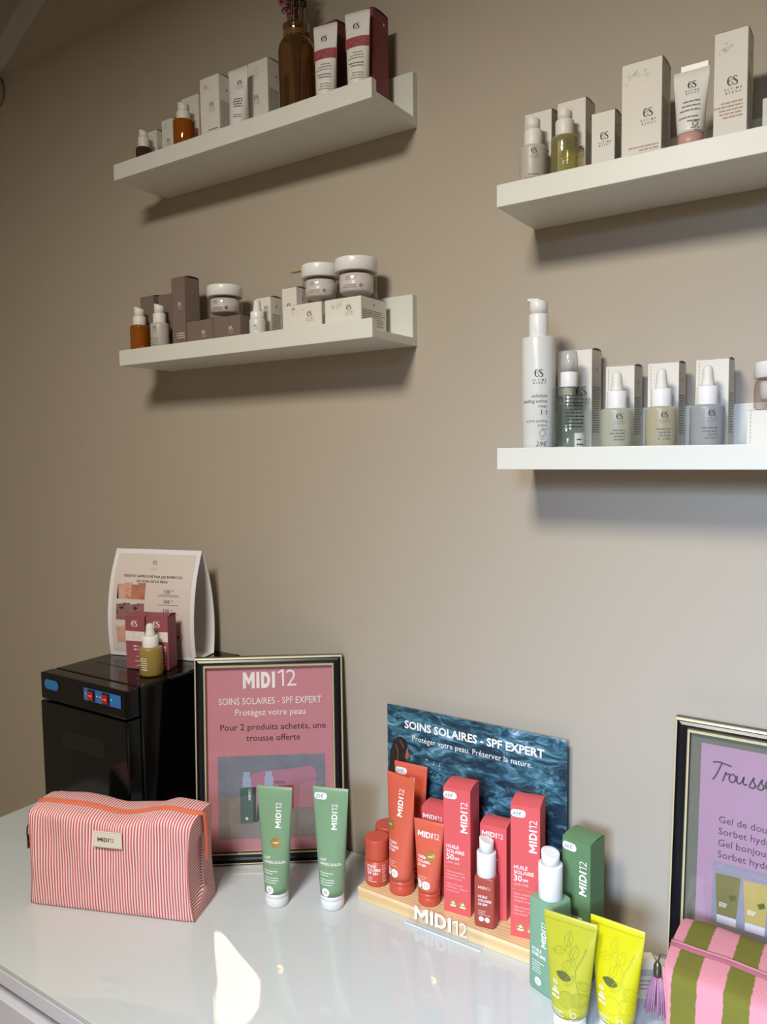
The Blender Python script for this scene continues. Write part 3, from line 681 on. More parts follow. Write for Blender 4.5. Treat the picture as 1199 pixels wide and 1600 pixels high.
carton('off-white carton behind the frosted yellowish dropper bottle', .5160, -.056, .0360, .036, .1145, F, card_m, es_deco(.007, .6, .5, leaf=False, lines=0, vert=True))
carton('off-white carton behind the frosted grey dropper bottle', .5710, -.056, .0360, .036, .1145, F, card_m, es_deco(.007, .6, .5, leaf=False, lines=0, vert=True))
carton('low off-white carton under a jar on the eye-level ledge', .632, -.090, .064, .062, .0525, F, card_m, es_deco(.006, .62, .5, leaf=False, lines=1, tz=.3, vert=True), lidrise=.0008)
jar('cream jar with white lid on a low carton of the eye-level ledge', .6635, -.058, F + .0535, .0300, .0340, .0520, plast_w, pink_ink)

# ------------------------------------------------------------------ black cabinet cooler with what stands on it
cz = 1.09
t = thing('mini_fridge', 'black gloss mini fridge with blue switch panel at the end of the dresser', 'mini fridge', (-.3315, -.1405, TZ), R(1.0))
W2, D2, H2 = .111, .129, .31
m = MB(); m.box(-W2, W2, -D2 + .028, D2, .006, H2 - .001, black_m, .004)
for x in (-.085, .085):
    for y in (-.08, .10): m.lathe([(.010, 0), (.010, .006)], black2_m, 16, x, y)
m.box(W2 - .0005, W2 + .0006, .030, .0312, .02, H2 - .012, black2_m); m.box(-W2 + .03, W2 - .03, -.04, -.0388, H2 - .0014, H2 - .0006, black2_m)
m.build('cabinet', t)
m = MB(); m.box(-W2 - .001, W2 + .001, -D2 - .001, -D2 + .027, .008, H2 - .050, black_m, .003)
m.box(-.055, .055, -D2 - .0015, -D2 - .0005, H2 - .12, H2 - .09, black2_m, .0003); m.build('door', t)
m = MB(); m.box(-W2, W2, -D2, -D2 + .027, H2 - .047, H2 - .001, black_m, .003); f1 = m.build('control_fascia', t)
m = MB(); mp = flat(-D2 - .0012)
rr = .0085; pts = []
for cx, a0 in ((-.068, -90), (-.096 + .006, 90)):
    for k in range(9): pts.append((cx + rr * cos(R(a0 + k * 22.5)), H2 - .019 + rr * sin(R(a0 + k * 22.5))))
m.poly(pts, mp, blue_m); m.build('badge', f1)
m = MB(); m.strip(.008, .100, H2 - .030, H2 - .009, mp, blue_m); mp3 = flat(-D2 - .0016)
for x in (.013, .042, .050, .078): m.disc(x, H2 - .019, .0014, mp3, white_ink, 8)
pn = m.build('switch_panel', f1)
for x in (.028, .064):
    m = MB(); m.box(x - .0085, x + .0085, -D2 - .003, -D2 - .0013, H2 - .0285, H2 - .0105, black2_m, .0006)
    m.loft([[(x + a, -D2 - yy, H2 - .0195 + b) for a, b in ((-.0065, -.007), (.0065, -.007), (.0065, .007), (-.0065, .007))] for yy in (.003, .005)], redsw_m, smooth=False)
    m.strip(x - .004, x - .0012, H2 - .0202, H2 - .0192, flat(-D2 - .0053), white_ink); m.ring(x + .0028, H2 - .0195, .0010, .0016, flat(-D2 - .0053), white_ink, 12)
    m.build('rocker_switch', pn)

# tent card
ang = R(15.6)
t = thing('tent_card', 'white folded display card with small face photos standing on the black fridge', 'display card', (-.3415, -.1155, cz), ang)
prof = [(.004, 0), (.000, .030), (-.001, .070), (.004, .110), (.014, .150), (.033, .194)]
fine = []
for i in range(len(prof) - 1):
    for k in range(4):
        a = k / 4; p0, p1, p2, p3 = prof[max(i - 1, 0)], prof[i], prof[i + 1], prof[min(i + 2, len(prof) - 1)]
        fine.append(tuple(.5 * (2 * p1[c] + (p2[c] - p0[c]) * a + (2 * p0[c] - 5 * p1[c] + 4 * p2[c] - p3[c]) * a * a + (3 * p1[c] - p0[c] - 3 * p2[c] + p3[c]) * a ** 3) for c in (0, 1)))
fine.append(prof[-1])
def tp(v):
    for (y0, z0), (y1, z1) in zip(fine, fine[1:]):
        if z0 <= v <= z1: return y0 + (y1 - y0) * (v - z0) / (z1 - z0)
    return fine[-1][0]
HW = .0905
loop = [(y, z) for y, z in fine] + [(.068 - y, z) for y, z in reversed(fine)]
m = MB(); tk = .0009
inner = []
cy_, cz_ = .034, .09
for y, z in loop: inner.append((y + (tk if y < .034 else -tk), max(z - tk * .5, tk)))
m.loft([[(x, y, z) for y, z in loop] for x in (-HW, HW)], paper_w, False, False, smooth=False)
m.loft([[(x, y, z) for y, z in inner] for x in (-HW, HW)], paper_w, False, False, smooth=False)
for x in (-HW, HW):
    for i in range(len(loop)):
        j = (i + 1) % len(loop); m.face([(x, *loop[i]), (x, *loop[j]), (x, *inner[j]), (x, *inner[i])], paper_w)
m.build('folded_card', t)
m = MB(); beige = P('card_print_beige', 'd8cac4', .6); lil = P('card_print_lilac', 'd3c5cc', .6)
mp = lambda u, v: (u, tp(v) - .0005, v); mq = lambda u, v: (u, tp(v) - .0009, v); ms_ = lambda u, v: (u, tp(v) - .0012, v); mt_ = lambda u, v: (u, tp(v) - .0015, v)
m.strip(-.082, .082, .008, .186, mp, beige, 1, 24)
m.es(0, .171, .008, mq, grey_ink); m.text('ESTIME', .003, 0, .1605, mq, pale_ink, 'C', track=1.6); m.text('&SENS', .003, 0, .1570, mq, pale_ink, 'C', track=1.6)
m.text('TESTÉ ET APPROUVÉ PAR LES EXPERT.E.S', .0060, 0, .145, mq, ink_m, 'C', .015, width=.124); m.text('DU SOIN DE LA PEAU', .0060, 0, .1365, mq, ink_m, 'C', .015, width=.064)
for k, zz in enumerate((.119, .101, .085)):
    m.text('100', .0095, .034, zz, mq, ink_m, 'C', .0); m.text('%', .0045, .0455, zz + .0035, mq, ink_m, 'C')
    m.lines(.014, .060, zz - .002, 2 if k == 0 else 1, .0009, .0026, mq, grey_ink, 'C', k + 4, (.8, 1))
m.ring(.058, .043, .009, .0097, mq, grey_ink, 20); m.ring(.058, .043, .006, .0066, mq, pale_ink, 20); m.disc(.058, .043, .003, mq, grey_ink, 10)
skinA = P('print_skin_light', 'd3a18f', .6, vary=.10, vscale=60); skinB = P('print_skin_tan', 'b8785c', .6, vary=.15, vscale=60); skinC = P('print_skin_mauve', '8d6a66', .6, vary=.2, vscale=50); hair = P('print_dark', '33221f', .6); lip = P('print_lip', '9f4a50', .6)
for zz, h_, (ca, cb) in ((.106, .029, (skinA, skinB)), (.068, .031, (skinC, skinC)), (.026, .032, (skinA, skinA))):
    for x, c_ in ((-.072, ca), (-.042, cb)):
        m.strip(x, x + .0295, zz, zz + h_, mq, c_, 1, 5)
    if zz > .1:
        m.poly([(-.072, zz), (-.068, zz), (-.0705, zz + .02), (-.072, zz + .026)], ms_, hair); m.stroke([(-.056, zz + .012), (-.050, zz + .016), (-.046, zz + .018)], .0010, ms_, skinB); m.stroke([(-.052, zz + .006), (-.047, zz + .003), (-.0435, zz + .001)], .0014, ms_, lip); m.stroke([(-.022, zz + .004), (-.017, zz + .003), (-.013, zz + .003)], .0022, ms_, lip)
    elif zz > .05:
        for x in (-.060, -.031):
            m.stroke([(x - .006, zz + .021), (x, zz + .0235), (x + .006, zz + .021)], [.0008, .0026, .001], ms_, hair); m.disc(x, zz + .0205, .0021, mt_, hair, 10); m.stroke([(x - .008, zz + .027), (x, zz + .0285), (x + .008, zz + .026)], .0014, ms_, hair)
        m.stroke([(-.071, zz + .010), (-.068, zz + .013), (-.070, zz + .018)], .001, ms_, hair); m.stroke([(-.066, zz + .004), (-.062, zz + .003), (-.058, zz + .004)], .0016, ms_, lip)
    for x in (-.071, -.041): m.strip(x, x + .013, zz + h_ - .003, zz + h_ + .0006, ms_, beige)
m.build('printed_front', t)
def burg(m, w_, d_, h):
    mp = flat(-d_ / 2 - E); m.strip(-w_ / 2 + .0003, w_ / 2 - .0003, h * .53, h * .715, mp, P('band_cream', 'e6d9d2', .6)); m.leaves(0, h * .62, .009, flat(-d_ / 2 - .0005), pale_ink, 8, 5)
    m.es(0, h * .86, .0105, mp, white_ink); m.lines(-.008, .005, h * .45, 2, .0028, .0056, mp, rose_white, 'R', 4, (.6, 1)); m.lines(-.004, .012, h * .25, 3, .0014, .008, mp, rose_white, 'R', 3)
    for k in range(6): m.strip(w_ / 2 - .007, w_ / 2 - .0045, h * .08 + k * .006, h * .08 + k * .006 + .0042, mp, rose_white)
carton('burgundy carton with white band on the fridge, partly hidden by the neighbouring burgundy carton', -.3265, -.181, .039, .034, .092, cz, bord_m, burg, R(15))
carton('burgundy carton with white band on the fridge, standing behind the dropper bottle', -.287, -.169, .039, .034, .092, cz, bord_m, burg, R(25))
dropper('frosted amber dropper bottle with white cap on the black fridge', -.2605, -.1825, cz, .0192, .047, .066, .0865, .0132, frost_amb, bottle_deco(white_ink, white_ink, .001, .86, 6, -.004, .012, .66), R(25))

# ------------------------------------------------------------------ picture frames
def picture_frame(label, bl, ang, W, H, lean, printer):
    """bl: bottom left corner on the dresser; the frame leans back by lean over its height"""
    t = thing('framed_poster', label, 'picture frame', (bl[0] + cos(ang) * W / 2, bl[1] + sin(ang) * W / 2, TZ + .0005), ang)
    t.rotation_euler = (-math.atan2(lean, H), 0, ang)
    m = MB(); prof = [(0, .0, frame_bk), (0, -.0115, frame_bk), (.0008, -.0140, frame_gd), (.0028, -.0145, frame_gd), (.0040, -.0120, frame_bk), (.0080, -.0140, frame_bk), (.0110, -.0125, frame_bk), (.0142, -.0090, frame_bk), (.0152, -.0100, frame_gd), (.0172, -.0100, frame_gd), (.0180, -.0050, frame_bk), (.0180, .0, frame_gd), (0, 0, frame_gd)]
    for (d0, y0, _), (d1, y1, mt) in zip(prof, prof[1:]):
        def rect(dd, yy): return [(-W / 2 + dd, yy, dd), (W / 2 - dd, yy, dd), (W / 2 - dd, yy, H - dd), (-W / 2 + dd, yy, H - dd)]
        A, B = rect(d0, y0), rect(d1, y1)
        for k in range(4): m.face([A[k], A[(k + 1) % 4], B[(k + 1) % 4], B[k]], mt)
    m.build('frame_moulding', t)
    m = MB(); m.box(-W / 2 + .004, W / 2 - .004, -.0015, -.0002, .004, H - .004, P('frame_backing', '3a332c', .8)); m.build('backing_board', t)
    w_, h_ = W - .036, H - .036
    m = MB(); printer(m, w_, h_, .018); m.build('poster', t)
    m = MB(); m.box(-w_ / 2 - .0005, w_ / 2 + .0005, -.0062, -.0050, .0175, H - .0175, glass_pane); m.build('glass_pane', t)
    return t
def poster1(m, w_, h_, z0):
    f0 = flat(-.0020); f1 = flat(-.0023); f2 = flat(-.0026); f3 = flat(-.0029)
    X = lambda a: -w_ / 2 + a * w_; Z = lambda b: z0 + h_ * (1 - b)
    m.strip(X(0), X(1), Z(1), Z(0), f0, P('poster_pink', 'cc8790', .6))
    m.heavy(.0385, X(.29), Z(.118), f1, white_ink, 0, .245 * w_ / (2.09 * .0385), .20); m.twelve(.0400, X(.57), Z(.110), 0, f1, white_ink)
    m.text('SOINS SOLAIRES - SPF EXPERT', .0160, X(.505), Z(.205), f1, white_ink, 'C', 0, width=.82 * w_)
    m.text('Protégez votre peau', .0150, X(.505), Z(.265), f1, white_ink, 'C', 0, width=.56 * w_)
    m.text('Pour 2 produits achetés, une', .0150, X(.525), Z(.345), f1, P('ink_plum', '2c1720', .6), 'C', 0, width=.84 * w_)
    m.text('trousse offerte', .0150, X(.525), Z(.405), f1, P('ink_plum', '2c1720', .6), 'C', 0, width=.43 * w_)
    m.strip(X(.08), X(.935), Z(.935), Z(.485), f1, P('photo_grey', '808490', .6, vary=.12, vscale=30)); m.strip(X(.08), X(.935), Z(.935), Z(.70), f2, P('photo_sand', '8d8584', .6, vary=.08, vscale=80))
    pp = P('photo_pouch_pink', 'b97f94', .6); gb = P('photo_bottle_green', '4d6a63', .6); gd = P('photo_bottle_dark', '2f3f40', .6); lb = P('photo_pump', 'a9b4d0', .6); br = P('photo_box_red', '9c4a54', .6)
    m.poly([(X(.34), Z(.585)), (X(.42), Z(.57)), (X(.60), Z(.565)), (X(.83), Z(.548)), (X(.865), Z(.58)), (X(.87), Z(.69)), (X(.85), Z(.775)), (X(.70), Z(.775)), (X(.36), Z(.76))], f3, pp)
    m.text('MIDI12', .006, X(.57), Z(.64), flat(-.0032), ink_m, 'C'); m.strip(X(.56), X(.68), Z(.78), Z(.65), flat(-.0031), br)
    for x, a, b in ((.255, gb, gd), (.43, br, br)):
        m.strip(X(x), X(x + .10), Z(.85), Z(.66), flat(-.0033), a); m.strip(X(x + .10), X(x + .125), Z(.845), Z(.655), flat(-.0033), b); m.strip(X(x + .02), X(x + .09), Z(.655), Z(.60), flat(-.0034), lb); m.strip(X(x + .028), X(x + .08), Z(.60), Z(.572), flat(-.0034), lb)
        m.midi(.006, X(x + .085), Z(.725), flat(-.0035), white_ink, R(90)); m.disc(X(x + .05), Z(.825), .0025, flat(-.0035), white_ink, 10)
    m.poly([(X(.38), Z(.85)), (X(.46), Z(.80)), (X(.46), Z(.71)), (X(.40), Z(.71))], flat(-.0030), gd)
picture_frame('black and gold picture frame holding a pink sun care poster, against the wall', (.0215 - .2440 * cos(R(36.8)), -.0250 - .2440 * sin(R(36.8))), R(36.8), .2440, .3410, .029, poster1)
def poster2(m, w_, h_, z0):
    f0 = flat(-.0020); f1 = flat(-.0023); f2 = flat(-.0026); f3 = flat(-.0029)
    m.strip(-w_ / 2, w_ / 2, z0, z0 + h_, f0, P('mount_olive', '6a6a5c', .7)); pw, ph = w_ - .024, h_ - .022
    X = lambda a: -pw / 2 + a * pw; Z = lambda b: z0 + .011 + ph * (1 - b)
    m.strip(X(0), X(1), Z(1), Z(0), f1, P('poster_lilac', 'a8869a', .6)); ink = P('ink_violet_grey', '4a4048', .6)
    k = .0122; ox, oz = X(.075), Z(.150)     # handwritten heading
    S = lambda pts, wd=.15: m.stroke([(ox + a * k, oz + b * k) for a, b in pts], wd * k, f2, ink)
    S([(.0, 1.72), (.5, 1.85), (1.2, 1.75), (1.75, 1.62)]); S([(.85, 1.78), (.55, 1.0), (.25, .3), (.02, -.02)])
    S([(.95, .0), (1.15, .62), (1.25, .95), (1.35, .75), (1.6, .9)]); S([(1.75, .85), (1.55, .5), (1.7, .1), (2.05, .2), (2.15, .6), (1.95, .88), (1.75, .85)])
    S([(2.3, .85), (2.25, .35), (2.45, .08), (2.75, .35), (2.9, .85), (2.85, .3), (3.0, .08), (3.2, .2)])
    for a in (3.3, 4.05): S([(a + .1, .1), (a + .5, .95), (a + .45, .6), (a + .65, .25), (a + .45, -.08), (a + .05, .02)]); S([(a + .6, .12), (a + .75, .2)])
    S([(4.85, .35), (5.2, .6), (5.2, .88), (4.95, .85), (4.85, .35), (5.1, .05), (5.5, .3)])
    for i, s_ in enumerate(('Gel de douche', 'Sorbet hydratant', 'Gel bonjour', 'Sorbet hydratant')): m.text(s_, .0119, X(.125), Z(.330 + .050 * i), f2, ink, 'L', .0)
    m.strip(X(.10), X(.92), Z(.90), Z(.50), f2, P('photo_lilac_grey', '8b8894', .6, vary=.08, vscale=30)); ya, yb = P('photo_tube_olive', '77713f', .6), P('photo_tube_sand', 'b39f5a', .6)
    m.strip(X(.10), X(.92), Z(.90), Z(.74), flat(-.0024), P('photo_table_grey', '9c9aa0', .6))
    for x, c_ in ((.115, ya), (.285, yb)):
        m.poly([(X(x), Z(.550)), (X(x + .155), Z(.545)), (X(x + .135), Z(.725)), (X(x + .018), Z(.725))], f3, c_); m.strip(X(x + .018), X(x + .135), Z(.760), Z(.725), f3, P('photo_cap', 'c9c2c8', .6)); m.poly([(X(x + .085), Z(.635)), (X(x + .125), Z(.622)), (X(x + .135), Z(.642)), (X(x + .10), Z(.655))], flat(-.0031), olive_dk); m.lines(X(x + .03), X(x + .08), Z(.67), 3, .0008, .002, flat(-.0031), white_ink, 'L', 2)
    m.strip(X(.47), X(.86), Z(.76), Z(.58), f3, P('photo_pink', 'b88aa8', .6))
picture_frame('black and gold picture frame holding a lilac poster, behind the terry pouch', (.5495, -.052), R(0), .2460, .3410, .031, poster2)

# ------------------------------------------------------------------ pouches
def pouch(label, origin, ang, W, D, H, mat, gmat, zipm, upz, wr, labelrect, dark_edge, sag, name='cosmetic_pouch', nW=72, tuck=.010, zipw=.0040, pullside=True, zip_end=.5, seamz=.55, stripe_gusset='z'):
    t = thing(name, label, 'pouch', origin, ang)
    rn = random.Random(int(W * 1e4)); ph = [rn.uniform(0, 6.28) for _ in range(12)]
    prof0 = [(-.47, 0), (-.5, .04), (-.515, .2), (-.52, .45), (-.51, .68), (-.497, .85), (-.465, .935), (-.36, .972), (-.18, .992), (0, 1.0), (.18, .998), (.36, .985), (.465, .95), (.497, .87), (.51, .68), (.52, .4), (.5, .04), (.47, 0)]
    prof = []
    for i in range(len(prof0) - 1):
        for k in range(4):
            a = k / 4; p0, p1, p2, p3 = prof0[max(i - 1, 0)], prof0[i], prof0[i + 1], prof0[min(i + 2, len(prof0) - 1)]
            prof.append(tuple(.5 * (2 * p1[c] + (p2[c] - p0[c]) * a + (2 * p0[c] - 5 * p1[c] + 4 * p2[c] - p3[c]) * a * a + (3 * p1[c] - p0[c] - 3 * p2[c] + p3[c]) * a ** 3) for c in (0, 1)))
    prof.append(prof0[-1]); nP = len(prof)
    def pt(i, s):
        """s 0..1 along the width, i index on the profile"""
        y, z = prof[i]; e = 1 - abs(2 * s - 1)          # 0 at the ends
        x = (s - .5) * W
        endk = max(0, 1 - e / .10)
        hz = H * (1 + sag(s)) if z > .5 else H * (1 + sag(s) * max(0, z - .0) * 2)
        yy = y * D * (1 - .05 * endk ** 2); zz = z * hz
        k = z * (1 - z) * 4
        wrk = wr * (sin(9 * s * 6.28 * .35 + ph[0] + 3 * z) * .5 + sin(17 * s + 9 * z + ph[1]) * .35 + sin(31 * s - 14 * z + ph[2]) * .22) * (0.4 + .6 * z)
        fold = wr * 1.6 * math.exp(-((s - .80 + .10 * (1 - z)) / .035) ** 2) * max(0, z - .35) - wr * 1.3 * math.exp(-((s - .73 + .12 * (1 - z)) / .03) ** 2) * max(0, z - .3)
        sgn = -1 if y < 0 else 1
        if z < .04: wrk = fold = 0
        if abs(y) < .25: wrk *= .4; fold *= .3
        yy += sgn * (wrk + fold) * (1 - endk * .7)
        x += -math.copysign(1, s - .5) * endk ** 2 * tuck * k * .6
        return Vector((x, yy, max(zz, .0004)))
    m = MB(); uv = []
    for j in range(nW + 1):
        s = j / nW
        for i in range(nP): m.v.append(tuple(pt(i, s))); uv.append((s, i / nP))
    k = m.mi(mat)
    for j in range(nW):
        for i in range(nP - 1):
            a = j * nP + i; m.f.append((a, a + nP, a + nP + 1, a + 1)); m.m.append(k); m.sm.append(True)
    m.build('main_panel', t, uv=uv)
    m = MB(); m.face([pt(0, 0), pt(0, 1), pt(nP - 1, 1), pt(nP - 1, 0)], mat); m.build('base_panel', t, uv=[(0, 0), (1, 0), (1, .1), (0, .1)])
    for s, sg in ((0.0, -1), (1.0, 1)):
        m = MB(); uv = []; N = 7; k = m.mi(gmat)
        cen = Vector((sg * W / 2, 0, H * .5))
        for q in range(N + 1):
            f_ = 1 - q / (N + .4)
            for i in range(nP):
                p = pt(i, s); c_ = Vector((p.x, 0, max(.25 * H, min(p.z, .75 * H)))); pp = c_.lerp(p, f_)
                pp.x += sg * (-.5 if sg < 0 else .02) * tuck * (1 - f_ ** 2) * (1 if sg > 0 else 1.2)
                m.v.append(tuple(pp)); uv.append((pp.z / W, pp.y / W))
        for q in range(N):
            for i in range(nP):
                a = q * nP + i; b_ = q * nP + (i + 1) % nP; m.f.append((a, b_, b_ + nP, a + nP)); m.m.append(k); m.sm.append(True)
        a = N * nP; m.f.append(tuple(a + i for i in range(nP))); m.m.append(k); m.sm.append(True)
        m.build('side_gusset', t, uv=uv)
    # piping along the front seams
    for s in (0.0, 1.0):
        m = MB(); m.tube([pt(i, s) + Vector((0, -.0006, 0)) for i in range(2, 27)], .0010, dark_edge, 6); m.build('seam_piping', t)
    ic = nP // 2
    path = [pt(ic, j / 40) + Vector((0, 0, .0012)) for j in range(0, 41)]
    e1 = path[-1]; drop = []
    for q in range(1, 15):
        a = q / 14; drop.append(Vector((W / 2 + .0035 + .45 * tuck * sin(a * 2.2) * .8, 0, e1.z - a * H * zip_end)))
    path += drop
    e0 = path[0]; pre = [Vector((-W / 2 - .003, 0, e0.z - a * H * .16)) for a in (1, .66, .33)]
    path = pre + path
    m = MB(); b = len(m.v); k = m.mi(zipm); kk = m.mi(upz)
    n = len(path)
    for i, p in enumerate(path):
        dd = (path[min(i + 1, n - 1)] - path[max(i - 1, 0)]).normalized(); nn = dd.cross(Vector((0, 1, 0))); nn = nn if nn.z + nn.x * .5 > 0 else -nn
        if dd.z < -.7: nn = Vector((1, 0, 0))
        for yo, h_ in ((-zipw * 1.5, -.0010), (-zipw, .0003), (-zipw * .35, .0014), (zipw * .35, .0014), (zipw, .0003), (zipw * 1.5, -.0010)):
            m.v.append(tuple(p + Vector((0, yo, 0)) + nn * h_))
    for i in range(n - 1):
        for c_ in range(5):
            a = i * 6 + c_; m.f.append((a, a + 6, a + 7, a + 1)); m.m.append(kk if c_ == 2 else k); m.sm.append(True)
    zz = m.build('zipper', t)
    m = MB(); dkm = P('dark_metal', '4a4038', .35, metal=.8); px = -W / 2 - .0085
    m.tube([(px, -.024, H * .78), (px - .003, -.024, H * .73), (px - .0035, -.024, H * .66), (px - .002, -.024, H * .62)], .0011, dkm, 6); m.tube([(px, -.016, H * .78), (px - .003, -.016, H * .73), (px - .0035, -.016, H * .66), (px - .002, -.016, H * .62)], .0011, dkm, 6)
    m.box(px - .004, px - .002, -.0248, -.0152, H * .52, H * .66, P('leather_pull', '5b3a2e', .6), .0006)
    if pullside: m.build('zipper_pull', t)
    if labelrect:
        x0, x1, z0, z1, txt = labelrect; lm = P('cream_label', 'e8dfd0', .8); yl = -.52 * D - wr * 1.1 - .0006
        m = MB(); m.box(x0, x1, yl, yl + .0014, z0, z1, lm, .0003); m.build('sewn_label', t)
        mp = flat(yl - .0003); h_ = z1 - z0; wl = x1 - x0
        o = MB(); o.midi(h_ * .36, x0 + wl * .17, z0 + h_ * .37, mp, ink_m)
        for q in range(16):
            for zq in (z0 + .0012, z1 - .0016): o.strip(x0 + wl * (q + .2) / 16, x0 + wl * (q + .75) / 16, zq, zq + .0004, mp, pale_ink)
        if txt:
            for oo in t.children:
                if oo.name.startswith('sewn_label'): o.build('label_print', oo)
    # stitched pocket seam across the open end
    return t
st1 = STRIPE('pouch_stripe', 'd4636a', 'f1e0dd', 60, .52, .85, .0, .10)
st1g = STRIPE('pouch_side_stripe', 'cc5f63', 'efdedb', 62, .52, .85, .0, .10)
bang = R(22.04); BW, BD, BH = .2664, .080, .150
ox = -.301 + cos(bang) * BW / 2 - sin(bang) * BD / 2; oy = -.391 + sin(bang) * BW / 2 + cos(bang) * BD / 2
sag1 = lambda s: -.055 * math.exp(-((s - .52) / .16) ** 2) + .03 * math.exp(-((s - .82) / .10) ** 2) - .01 * (s < .04)
pt1 = pouch('red and white pinstriped zip pouch on the dresser in front of the fridge', (ox, oy, TZ + .0005), bang, BW, BD, BH, st1, st1g, P('coral_zip', 'e8734f', .6), P('coral_zip_teeth', 'f08a66', .5), .0029, (.1135 - BW / 2, .1600 - BW / 2, .104, .128, True), P('stripe_piping', 'c77a74', .8), sag1)
st2 = STRIPE('terry_stripe', 'd98f98', '75722e', 4.6, .50, .95, .6, .02, .06)
st2g = STRIPE('terry_side', 'd98f98', '75722e', 2.2, .55, .95, .6, .02, .06)
sag2 = lambda s: -.03 * math.exp(-((s - .5) / .2) ** 2)
pouch('pink and olive striped terry pouch with a tassel, in front of the lilac poster', (.694, -.150, TZ + .0005), R(0), .232, .120, .126, st2, st2g, P('rose_zip', 'a35a68', .6), P('rose_zip_teeth', 'd59aa2', .4), .0018, (.040, .085, .020, .044, True), P('terry_piping', 'd78c97', .9), sag2, zipw=.0042, pullside=False, tuck=.012)

# tassel on the terry pouch's zip and the folded paper tag below it
t = thing('tassel', 'mauve thread tassel with metal cap hanging at the end of the terry pouch', 'tassel', (.557, -.135, .800))
m = MB(); m.lathe([(.0040, .042), (.0046, .047), (.0042, .056), (.0022, .060), (.001, .061)], P('tassel_cap_metal', '7c7660', .35, metal=.8), 20); m.build('tassel_cap', t)
m = MB(); m.tube([(0, 0, .060), (.004, -.003, .072), (.012, -.010, .078)], .0010, P('tassel_ring', 'b6b2a8', .3, metal=.9), 6); m.build('tassel_ring', t)
m = MB(); thr = P('mauve_thread', 'b5829c', .9, vary=.2, vscale=400); rn = random.Random(3)
for i in range(90):
    a = rn.uniform(0, 6.28); r1 = .0155 * math.sqrt(rn.random()); r0 = r1 * .28; bb = rn.uniform(-.001, .004)
    m.tube([(r0 * cos(a), r0 * sin(a), .043), (r1 * .7 * cos(a), r1 * .7 * sin(a), .028), (r1 * cos(a), r1 * sin(a), bb)], .0008, thr, 4)
o = m.build('threads', t); o['kind'] = 'stuff'
t = thing('paper_tag', 'small cream folded paper tag standing behind the yellow tubes by the tassel', 'tag', (.5315, -.090, TZ + .0005), R(32))
m = MB(); cr = P('tag_cream', 'cdbfa4', .8, bump=.1, bscale=400)
octg = [(-.016, .010), (-.010, .0), (.010, .0), (.016, .010), (.016, .042), (.009, .052), (-.011, .052), (-.016, .046)]
m.loft([[(x, y, z) for x, z in octg] for y in (-.006, .006)], cr, smooth=False)
m.strip(-.0155, .0155, .030, .038, flat(-.0064), P('tag_grey', 'a39d92', .7)); m.lines(-.012, .012, .024, 3, .0012, .005, flat(-.0064), grey_ink, 'L', 4); m.build('folded_card', t)

# ------------------------------------------------------------------ green tubes
def green_deco(seal_gold):
    def f(m, mp, r, hw, h, hc):
        m.midi(.0125, .0115, h * .665, mp, white_ink, R(90))
        if seal_gold: m.disc(.0035, h * .545, .0075, mp, gold_m, 24); m.lines(-.0005, .0075, h * .552, 1, .0022, .004, lambda u, v: tuple(a + b for a, b in zip(mp(u, v), (0, -.0004, 0))), rose_white, 'C', 2, (.9, 1))
        m.text('LAIT', .0055, -.0145, h * .41, mp, white_ink, 'L', .02); m.text('APRÈS-SOLEIL', .0054, -.0145, h * .375, mp, white_ink, 'L', .02)
        m.strip(-.0140, .0105, h * .345, h * .349, mp, goldline, 6); m.lines(-.0140, .0110, h * .315, 2, .0011, .0036, mp, white_ink, 'L', 5); m.lines(-.0140, .0110, h * .26, 3, .0011, .0036, mp, white_ink, 'L', 6)
        m.disc(-.005, h * .155, .0062, mp, white_ink, 20); m.ring(-.005, h * .155, .0015, .0022, lambda u, v: tuple(a + b for a, b in zip(mp(u, v), (0, -.0004, 0))), tube_g, 12)
    return f
tube('green lotion tube with a gold seal on the dresser before the pink poster', .0115, -.1845, TZ + .0005, .0181, .0276, .180, tube_g, plast_w, .021, green_deco(True), R(22))
tube('green lotion tube with a white price sticker on the dresser', .0865, -.1450, TZ + .0005, .0181, .0276, .181, tube_g, plast_w, .021, green_deco(False), R(20), sticker='25€')

# ------------------------------------------------------------------ sun care display
SZ = .8005
t = thing('display_stand', 'pine display base with an upright sea-print board on the dresser', 'display stand', (.258, -.067, TZ + .0003))
m = MB(); m.box(-.148, .150, -.046, .047, 0, .0200, pine_m, .0010); m.build('wooden_base', t)
m = MB(); X0, X1, YB, ZT = -.152, .1455, .0475, .2755
m.box(X0, X1, YB, YB + .003, .0, ZT, sea_m)
mp = flat(YB - .0004); mq = flat(YB - .0008); mr = flat(YB - .0011)
m.text('SOINS SOLAIRES - SPF EXPERT', .0175, -.003, ZT - .032, mq, white_ink, 'C', .028, width=.232)
m.text('Protéger votre peau. Préserver la nature.', .0125, -.005, ZT - .050, mq, white_ink, 'C', 0, width=.200)
hb = P('print_hair', '2a1d16', .6, vary=.3, vscale=60); sk = P('print_skin_warm', 'a8643c', .6)
m.poly([(-.150, .155), (-.147, .200), (-.140, .218), (-.133, .226), (-.126, .228), (-.118, .225), (-.114, .217), (-.1135, .205), (-.115, .196), (-.121, .185), (-.124, .165), (-.124, .150)], mq, hb)
m.poly([(-.1155, .210), (-.1130, .212), (-.1125, .205), (-.1105, .200), (-.1125, .196), (-.1160, .192), (-.1185, .196)], mr, sk); m.stroke([(-.128, .221), (-.124, .216), (-.121, .211)], .0022, mr, P('print_hair_light', '7a5638', .6)); m.stroke([(-.136, .214), (-.132, .200), (-.134, .180)], .0016, mr, P('print_hair_light', '7a5638', .6))
rn = random.Random(5)
for i in range(16): m.disc(-.075 + rn.uniform(-.012, .020), .190 + rn.uniform(-.014, .012), rn.uniform(.0005, .0011), mq, white_ink, 6)
m.build('backboard', t)
